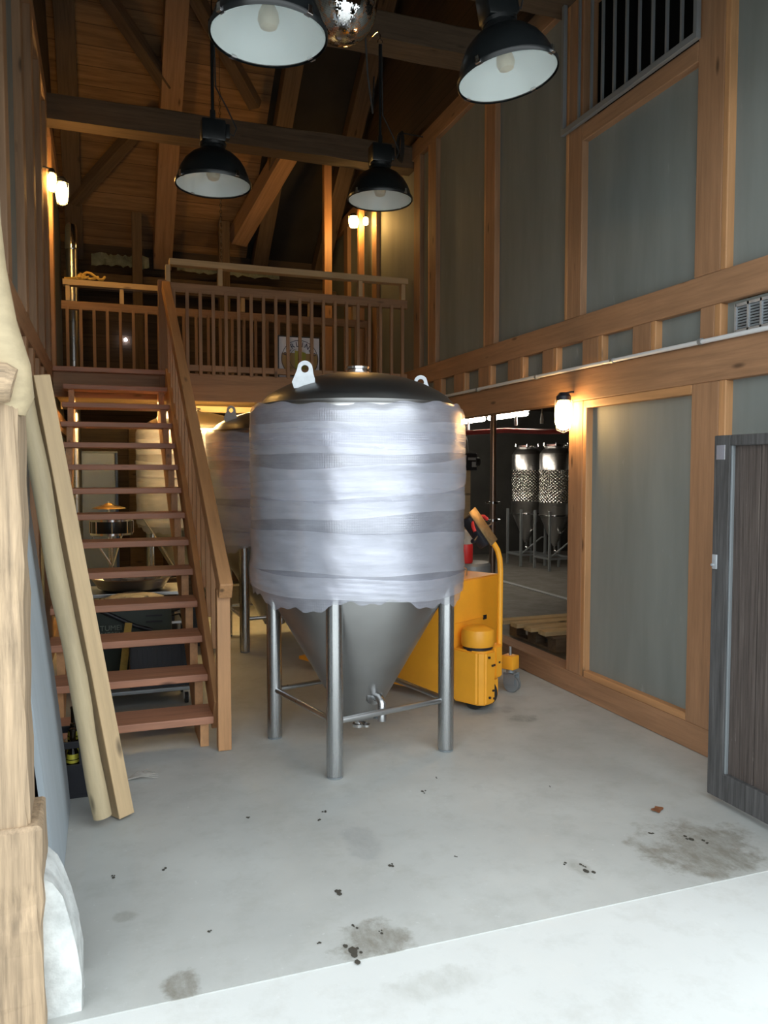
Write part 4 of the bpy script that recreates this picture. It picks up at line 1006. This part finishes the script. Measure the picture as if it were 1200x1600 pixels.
# ================================================================== SIDE ROOM CONTENTS
def slim_tank(loc, label):
    root = empty('slim_tank', loc, label, 'tank', 'slim dimpled tanks in the side room')
    R = 0.25
    link('body', lathe(B(), [(R - 0.01, 0.86), (R, 0.875), (R, 1.86), (R - 0.01, 1.875)], 48), M['steel'], root, origin=(0, 0, 0), smooth=True)
    link('cooling_jacket', lathe(B(), [(R + 0.004, 1.08), (R + 0.008, 1.09), (R + 0.008, 1.60), (R + 0.004, 1.61)], 64), M['dimple'], root, origin=(0, 0, 0), smooth=True)
    link('shoulder', lathe(B(), [(R - 0.01, 1.875), (R - 0.03, 1.91), (0.19, 1.945), (0.165, 1.955), (0.165, 1.98)], 48), M['steel_dome'], root, origin=(0, 0, 0), smooth=True)
    link('lid', lathe(B(), [(0.18, 1.98), (0.185, 1.985), (0.185, 2.015), (0.17, 2.02), (0.05, 2.03)], 48), M['chrome'], root, origin=(0, 0, 0), smooth=True)
    bm = B()
    for k in range(6):
        a = k * PI / 3; u = Vector((math.cos(a), math.sin(a), 0)); tube(bm, [u * 0.19 + Vector((0, 0, 1.96)), u * 0.215 + Vector((0, 0, 2.0)), u * 0.21 + Vector((0, 0, 2.04))], 0.008, 8)
    link('lid_clamp', bm, M['chrome'], root, origin=(0, 0, 0))
    link('cone', lathe(B(), [(0.03, 0.38), (0.04, 0.40), (R - 0.02, 0.85), (R - 0.02, 0.87)], 48), M['steel_cone'], root, origin=(0, 0, 0), smooth=True)
    bm = B(); lathe(bm, [(0.25, 0.862), (0.262, 0.87), (0.262, 0.885), (0.25, 0.893)], 48); link('ring', bm, M['chrome'], root, origin=(0, 0, 0), smooth=True)
    for sx_ in (-1, 1):
        for sy_ in (-1, 1):
            bm = B(); box(bm, sx_ * 0.23 - 0.018, sx_ * 0.23 + 0.018, sy_ * 0.23 - 0.018, sy_ * 0.23 + 0.018, 0.002, 0.95, 0.003); link('leg', bm, M['grey_steel'], root, origin=(0, 0, 0))
    bm = B()
    for s_ in (-1, 1):
        box(bm, -0.212, 0.212, s_ * 0.23 - 0.015, s_ * 0.23 + 0.015, 0.18, 0.21); box(bm, s_ * 0.23 - 0.015, s_ * 0.23 + 0.015, -0.212, 0.212, 0.18, 0.21)
    tube(bm, [(-0.21, -0.23, 0.22), (0.16, -0.23, 0.48)], 0.014, 8); tube(bm, [(0.16, -0.23, 0.48), (0.21, -0.23, 0.48)], 0.012, 8)
    link('frame_rail', bm, M['grey_steel'], root, origin=(0, 0, 0))
    bm = B(); tube(bm, [(0, -0.12, 0.62), (-0.02, -0.24, 0.62)], 0.014, 10); tube(bm, [(-0.07, -0.24, 0.58), (0.05, -0.24, 0.66)], 0.008, 8); tube(bm, [(0, 0, 0.38), (0, 0, 0.30), (0, -0.1, 0.27)], 0.016, 10)
    link('valve', bm, M['chrome'], root, origin=(0, 0, 0))
    return root
st1 = slim_tank((6.74, 11.75, 0), 'left one of the slim dimpled steel tanks in the side room')
dup(st1, (6.86, 11.05, 0), 0, 'slim dimpled steel tank in the side room, right of the left one')
dup(st1, (7.45, 10.75, 0), 0, 'slim dimpled steel tank in the side room, mostly hidden by the wall post')
# column still / pipe column
pc = empty('pipe_column', (4.13, 7.95, 0), 'tall brownish steel pipe column with clamps standing in the side room', 'column')
bm = B(); lathe(bm, [(0.035, 0.002), (0.035, 2.74)], 24); link('pipe', bm, plain('brownish steel', (0.36, 0.26, 0.21), 0.35, 0.8), pc, origin=(0, 0, 0), smooth=True)
for z_ in (1.02, 1.22):
    bm = B(); lathe(bm, [(0.04, z_), (0.06, z_ + 0.005), (0.06, z_ + 0.03), (0.04, z_ + 0.035)], 24); tube(bm, [(-0.09, 0, z_ + 0.02), (0.09, 0, z_ + 0.02)], 0.009, 8); link('clamp', bm, M['chrome'], pc, origin=(0, 0, 0), smooth=True)
# control post
cp = empty('control_post', (4.02, 8.45, 0), 'timber post with a black gauge box just right of the wrapped tank', 'post')
bm = B(); box(bm, -0.05, 0.05, -0.05, 0.05, 0.002, 1.62, 0.004); link('post', bm, M['pale_wood'], cp, origin=(0, 0, 0))
bm = B(); box(bm, -0.10, 0.10, -0.12, 0.0, 1.60, 1.80, 0.01); tube(bm, [(0.08, -0.1, 1.7), (0.13, -0.1, 1.7)], 0.05, 20); link('gauge_box', bm, M['black_plastic'], cp, origin=(0, 0, 0))
bm = B(); box(bm, -0.02, 0.085, -0.125, -0.12, 1.72, 1.75); box(bm, 0.03, 0.09, -0.125, -0.12, 1.64, 1.70); lathe(bm, [(0.035, 1.80), (0.03, 1.95), (0.015, 2.0)], 20); link('gauge_face', bm, M['galv'], cp, origin=(0, 0, 0))
bm = B(); box(bm, 5.36, 5.44, 5.0, 12.5, 0.0, 0.008)
tag(link('floor_drain', bm, M['galv']), 'narrow light drain strip in the dark floor of the side room', 'drain')
# pallets
pal = empty('pallet', (4.30, 6.35, 0.0), 'dark lower pallet on the side room floor beyond the opening', 'pallet')
def pallet_parts(root, mat, mat2):
    for k in range(5):
        x0_, x1_ = -0.62, 0.62; y = -0.36 + k * 0.18
        bm = B(); box(bm, x0_, x1_, y - 0.06, y + 0.06, 0.122, 0.144, 0.002); link('deck_board', bm, mat, root, origin=(0, 0, 0))
    for x_ in (-0.54, 0, 0.54):
        bm = B(); box(bm, x_ - 0.05, x_ + 0.05, -0.42, 0.42, 0.1, 0.122); box(bm, x_ - 0.05, x_ + 0.05, -0.42, 0.42, 0.0, 0.02); link('stringer_board', bm, mat2, root, origin=(0, 0, 0))
        for y_ in (-0.35, 0, 0.35):
            bm = B(); box(bm, x_ - 0.05, x_ + 0.05, y_ - 0.07, y_ + 0.07, 0.02, 0.1, 0.002); link('block', bm, mat2, root, origin=(0, 0, 0))
pallet_parts(pal, M['dark_pallet'], M['dark_pallet'])
for k in range(4):
    y = 6.02 + k * 0.2
    b = beam('loose_board', (3.62 - 0.03 * k, y, 0.165), (5.1, y + 0.02, 0.165), 0.12, 0.04, M['pallet_wood'], bev=0.003)
    tag(b, ('nearest', 'second nearest', 'third nearest', 'furthest')[k] + ' of the pale boards lying on the dark pallet', 'board', 'boards on the pallet')

# ================================================================== UNDER THE STAIRS AND LOFT
# cold cabinet
cc_ = empty('cold_cabinet', (-0.10, 10.75, 0), 'blue-grey metal cabinet standing at the back behind the stairs', 'cabinet')
bm = B(); box(bm, -0.36, 0.27, -0.25, 0.3, 0.03, 1.84, 0.01); link('body', bm, M['drum'], cc_, origin=(0, 0, 0))
bm = B(); box(bm, -0.35, 0.235, -0.285, -0.255, 0.08, 1.82, 0.01); dr_ = link('door', bm, M['drum'], cc_, origin=(0, 0, 0))
bm = B(); box(bm, 0.237, 0.268, -0.28, -0.25, 0.08, 1.82, 0.004); link('edge_trim', bm, M['blue_edge'], cc_, origin=(0, 0, 0))
for s_ in (-0.3, 0.2):
    bm = B(); box(bm, s_ - 0.03, s_ + 0.03, -0.2, 0.2, 0.001, 0.03); link('foot', bm, M['black_plastic'], cc_, origin=(0, 0, 0))
bm = B(); box(bm, 0.32, 0.75, 11.18, 11.29, 0.0, 2.2, 0.01)
tag(link('wooden_cupboard', bm, M['old_wood']), 'brown wooden cupboard front right of the blue-grey cabinet at the back', 'cupboard')
# drum-kit like chrome hardware
dk = empty('cymbal_stand', (0.04, 8.0, 0), 'chrome cymbal stand with a brass cymbal behind the stairs', 'cymbal stand')
bm = B(); lathe(bm, [(0.16, 1.235), (0.14, 1.246), (0.09, 1.262), (0.045, 1.272), (0.035, 1.282), (0.012, 1.29)], 40, close=False); link('cymbal', bm, M['brass'], dk, origin=(0, 0, 0), smooth=True)
bm = B(); tube(bm, [(0, 0, 0.25), (0, 0, 1.30)], 0.012, 12); tube(bm, [(0, 0, 0.7), (0, 0, 0.76)], 0.022, 12); link('stem', bm, M['chrome'], dk, origin=(0, 0, 0), smooth=True)
for k in range(3):
    a = k * 2.094 + 0.3; bm = B(); tube(bm, [(0, 0, 0.55), (0.32 * math.cos(a), 0.32 * math.sin(a), 0.012)], 0.010, 8); tube(bm, [(0, 0, 0.25), (0.19 * math.cos(a), 0.19 * math.sin(a), 0.23)], 0.007, 8); link('leg', bm, M['chrome'], dk, origin=(0, 0, 0), smooth=True)
sd = empty('snare_drum', (0.06, 7.62, 0.0), 'snare drum on a chrome basket stand behind the stairs', 'drum')
bm = B(); lathe(bm, [(0.17, 1.02), (0.175, 1.03), (0.175, 1.15), (0.17, 1.16)], 40); link('shell', bm, M['black'], sd, origin=(0, 0, 0), smooth=True)
for z_ in (1.022, 1.148):
    bm = B(); lathe(bm, [(0.178, z_ - 0.01), (0.185, z_ - 0.01), (0.185, z_ + 0.01), (0.178, z_ + 0.01)], 40); link('hoop', bm, M['chrome'], sd, origin=(0, 0, 0), smooth=True)
for k in range(8):
    bm = B(); a = k * PI / 4; u = Vector((math.cos(a), math.sin(a), 0)) * 0.186; tube(bm, [u + Vector((0, 0, 1.03)), u + Vector((0, 0, 1.14))], 0.007, 8)
    link('lug', bm, M['chrome'], sd, origin=(0, 0, 0))
for k in range(3):
    a = k * 2.094 + 1.0; u = Vector((math.cos(a), math.sin(a), 0))
    bm = B(); tube(bm, [(0, 0, 0.72), u * 0.17 + Vector((0, 0, 1.0))], 0.009, 8); tube(bm, [(0, 0, 0.62), u * 0.33 + Vector((0, 0, 0.012))], 0.009, 8); link('leg', bm, M['chrome'], sd, origin=(0, 0, 0), smooth=True)
bm = B(); tube(bm, [(0, 0, 0.35), (0, 0, 1.02)], 0.013, 12); link('stem', bm, M['chrome'], sd, origin=(0, 0, 0), smooth=True)
hs = empty('boom_stand', (0.46, 8.3, 0), 'slanting chrome boom stand right of the cymbal behind the stairs', 'stand')
bm = B(); tube(bm, [(-0.12, 0, 1.16), (0.1, 0, 0.80), (0.22, 0, 0.6)], 0.011, 10); tube(bm, [(0.0, 0.0, 0.95), (0.0, 0.0, 0.35)], 0.011, 10); lathe(bm, [(0.02, 1.13), (0.028, 1.16), (0.02, 1.19)], 16, (-0.13, 0, 0)); link('boom', bm, M['chrome'], hs, origin=(0, 0, 0), smooth=True)
for k in range(3):
    a = k * 2.094 + 0.7; bm = B(); tube(bm, [(0, 0, 0.6), (0.28 * math.cos(a), 0.28 * math.sin(a), 0.012)], 0.009, 8); link('leg', bm, M['chrome'], hs, origin=(0, 0, 0), smooth=True)
# steel table with basin
wt = empty('work_table', (0.22, 6.75, 0), 'stainless steel table behind the stairs carrying a basin', 'table')
bm = B(); box(bm, -0.45, 0.40, -0.25, 0.25, 0.60, 0.63, 0.004); link('tabletop', bm, M['steel'], wt, origin=(0, 0, 0))
bm = B(); box(bm, -0.43, 0.38, -0.22, 0.22, 0.36, 0.38); link('shelf', bm, M['steel'], wt, origin=(0, 0, 0))
for sx_ in (-0.42, 0.37):
    for sy_ in (-0.22, 0.22):
        bm = B(); tube(bm, [(sx_, sy_, 0.002), (sx_, sy_, 0.6)], 0.016, 12); link('leg', bm, M['grey_steel'], wt, origin=(0, 0, 0), smooth=True)
bs = empty('basin', (0.20, 6.72, 0.631), 'wide round steel basin on the table behind the stairs', 'basin')
bm = B(); lathe(bm, [(0.20, 0.0), (0.26, 0.02), (0.31, 0.10), (0.325, 0.105), (0.32, 0.11), (0.30, 0.10), (0.25, 0.03), (0.19, 0.012)], 48, close=True); link('bowl', bm, M['steel'], bs, origin=(0, 0, 0), smooth=True)
bm = B(); nn = 40
def rf(a, r, z): return r * (1 + 0.10 * math.sin(7 * a + 9 * z) + 0.06 * math.sin(13 * a))
lathe(bm, [(0.02, 0.03), (0.18, 0.05), (0.235, 0.12), (0.20, 0.16), (0.10, 0.15), (0.02, 0.17)], nn, (0.20, 6.72, 0.631), rf=rf)
tag(link('crumpled_cloth', bm, M['cloth'], smooth=True), 'crumpled light cloth heaped in the basin behind the stairs', 'cloth')
bm = B(); lathe(bm, [(0.02, 0.0), (0.15, 0.01), (0.19, 0.06), (0.12, 0.12), (0.02, 0.11)], 36, (0.0, 6.62, 0.381), rf=rf)
tag(link('plastic_sheeting', bm, M['cloth'], smooth=True), 'crumpled grey sheeting on the shelf under the steel table', 'sheeting')
bm = B(); box(bm, 0.22, 0.52, 6.52, 6.80, 0.381, 0.52, 0.006)
tag(link('flat_case', bm, M['black_plastic'], ), 'flat dark case on the shelf under the steel table', 'case')
wc = empty('wooden_crate', (0.64, 7.42, 0.0), 'open wooden crate on a dark box right of the steel table', 'crate')
bm = B(); box(bm, -0.2, 0.2, -0.15, 0.15, 0.45, 0.465)
for s_ in (-1, 1):
    for z_ in (0.47, 0.56): box(bm, -0.2, 0.2, s_ * 0.15 - 0.008, s_ * 0.15 + 0.008, z_, z_ + 0.075); box(bm, s_ * 0.2 - 0.008, s_ * 0.2 + 0.008, -0.15, 0.15, z_, z_ + 0.075)
link('slats', bm, M['old_wood'], wc, origin=(0, 0, 0))
bm = B(); box(bm, -0.22, 0.22, -0.17, 0.17, 0.002, 0.449, 0.006); link('base_box', bm, M['black_plastic'], wc, origin=(0, 0, 0))
# green case with lettering
gc = empty('green_case', (0.20, 6.15, 0.0), 'dark green plastic case with pale lettering under the stairs', 'case')
bm = B(); box(bm, -0.30, 0.27, -0.02, 0.20, 0.002, 0.60, 0.03); cs = link('body', bm, M['green'], gc, origin=(0, 0, 0), smooth=True)
for z_ in (0.50, 0.455):
    bm = B(); box(bm, 0.08, 0.20, -0.024, -0.019, z_, z_ + 0.014, 0.002); link('slot', bm, M['black_plastic'], gc, origin=(0, 0, 0))
bm = B(); tube(bm, [(-0.3, -0.03, 0.60), (-0.15, -0.035, 0.52), (0.0, -0.035, 0.44), (0.12, -0.035, 0.40)], 0.016, 10); link('strap', bm, M['black_plastic'], gc, origin=(0, 0, 0), smooth=True)
bm = B(); tube(bm, [(0.27, 0.05, 0.52), (0.37, 0.03, 0.55), (0.42, 0.02, 0.48), (0.40, 0.02, 0.40)], 0.010, 10); tube(bm, [(0.27, 0.05, 0.49), (0.33, 0.03, 0.50), (0.36, 0.02, 0.44), (0.34, 0.02, 0.38)], 0.008, 10); link('cable', bm, M['rubber'], gc, origin=(0, 0, 0), smooth=True)
mt = Matrix.Rotation(PI / 2, 4, 'X')
text_mesh('TUMEI', 0.055, M['text_grey'], 'lettering', gc, Matrix.Translation((-0.17, -0.022, 0.43)) @ mt); text_mesh('MESEN', 0.055, M['text_grey'], 'lettering', gc, Matrix.Translation((-0.16, -0.022, 0.38)) @ mt)
bm = B(); lathe(bm, [(0.02, 0.0), (0.16, 0.0), (0.2, 0.03), (0.13, 0.06), (0.02, 0.055)], 36, (0.20, 6.24, 0.601), rf=rf)
tag(link('plastic_bag', bm, M['cloth'], smooth=True), 'crumpled translucent bag lying on the green case', 'bag')
# dolly with black crate
dd = empty('dolly', (0.24, 5.62, 0.0), 'low grey dolly on black casters under the stairs', 'dolly')
bm = B(); box(bm, -0.30, 0.32, -0.16, 0.2, 0.10, 0.125, 0.004); link('platform', bm, M['grey_steel'], dd, origin=(0, 0, 0))
for (x_, y_) in ((-0.25, -0.12), (0.27, -0.12), (-0.25, 0.16), (0.27, 0.16)):
    bm = B(); tube(bm, [(x_ - 0.012, y_, 0.039), (x_ + 0.012, y_, 0.039)], 0.037, 24); w_ = link('caster', bm, M['rubber'], dd, origin=(0, 0, 0), smooth=True)
    bm = B(); box(bm, x_ - 0.02, x_ - 0.014, y_ - 0.015, y_ + 0.015, 0.035, 0.1); box(bm, x_ + 0.014, x_ + 0.02, y_ - 0.015, y_ + 0.015, 0.035, 0.1); box(bm, x_ - 0.02, x_ + 0.02, y_ - 0.02, y_ + 0.02, 0.085, 0.1); link('bracket', bm, M['chrome'], w_, origin=(0, 0, 0))
bc = empty('storage_crate', (0.34, 5.64, 0.126), 'black ribbed plastic crate on the dolly under the stairs', 'crate')
bm = B(); box(bm, -0.19, 0.19, -0.14, 0.14, 0.0, 0.012)
for s_ in (-1, 1): box(bm, s_ * 0.19 - 0.006, s_ * 0.19 + 0.006, -0.14, 0.14, 0.0, 0.30, 0.002); box(bm, -0.19, 0.19, s_ * 0.14 - 0.006, s_ * 0.14 + 0.006, 0.0, 0.30, 0.002)
link('walls', bm, M['black_plastic'], bc, origin=(0, 0, 0))
bm = B()
for k in range(12): box(bm, -0.18 + k * 0.032, -0.174 + k * 0.032, -0.152, -0.145, 0.03, 0.27)
box(bm, -0.2, 0.2, -0.155, -0.145, 0.285, 0.305, 0.003); link('ribs', bm, M['black_plastic'], bc, origin=(0, 0, 0))
yb_ = beam('folding_rule', (0.10, 5.85, 0.128), (0.15, 5.93, 0.50), 0.05, 0.012, M['canvas'], bev=0.002, up=(0, 1, 0)); tag(yb_, 'yellow wooden slat standing between the green case and the black crate', 'slat')
# dry leaf and palm-like debris, crumbs on the floor
bm = B(); bmesh.ops.create_grid(bm, x_segments=4, y_segments=3, size=1, matrix=Matrix.Translation((2.43, 2.99, 0.014)) @ Matrix.Rotation(0.5, 4, 'Z') @ Matrix.Diagonal((0.032, 0.02, 1, 1)))
for v in bm.verts: v.co.z += 0.5 * abs(v.co.x - 2.43) * 0.4 + random.uniform(-.002, .002); v.co.x += random.uniform(-.004, .004); v.co.y += random.uniform(-.004, .004)
g_ = bmesh.ops.solidify(bm, geom=bm.faces[:], thickness=0.0015)
mnz = min(v.co.z for v in bm.verts)
for v in bm.verts: v.co.z += 0.0005 - mnz
tag(link('dry_leaf', bm, M['stain']), 'small curled brown leaf on the floor near the open door leaf', 'leaf')
bm = B()
spots = [(0.752, 2.40, .022), (0.770, 2.43, .013), (0.74, 2.46, .01), (0.813, 2.795, .014), (0.80, 2.56, .008), (0.66, 2.52, .008), (0.88, 2.5, .007), (1.794, 2.60, .018), (1.80, 2.66, .010), (1.74, 2.70, .008), (1.07, 2.92, .010), (0.32, 2.70, .007), (0.60, 3.55, .008), (1.48, 3.55, .010), (1.6, 3.7, .008), (2.36, 2.72, .016), (2.42, 2.66, .010), (2.25, 2.80, .012), (0.2, 3.2, .008), (0.95, 3.5, .012), (0.90, 3.42, .008), (0.01, 3.2, .009), (2.1, 3.4, .005), (1.35, 2.9, .005)]
for (x, y, r) in spots:
    for q in range(3):
        bmesh.ops.create_icosphere(bm, subdivisions=1, radius=r * random.uniform(0.4, 0.8), matrix=Matrix.Translation((x + random.uniform(-r, r), y + random.uniform(-r * 1.5, r * 1.5), 0.0015)) @ Matrix.Diagonal((1, 1.4, 0.18, 1)))
tag(link('dirt_crumbs', bm, M['dirt']), 'dark crumbs of dirt scattered over the concrete floor', 'dirt', kind='stuff')
bm = B()
for k in range(6):
    a = -0.2 + k * 0.2; tube(bm, [(0.09, 4.20, 0.006), (0.09 + 0.07 * math.cos(a), 4.20 + 0.07 * math.sin(a), 0.02), (0.09 + 0.15 * math.cos(a), 4.20 + 0.15 * math.sin(a), 0.008)], [0.005, 0.004, 0.001], 6)
tag(link('dry_twig', bm, M['cloth']), 'dry grey twig tuft on the floor behind the leaning timbers', 'twig')
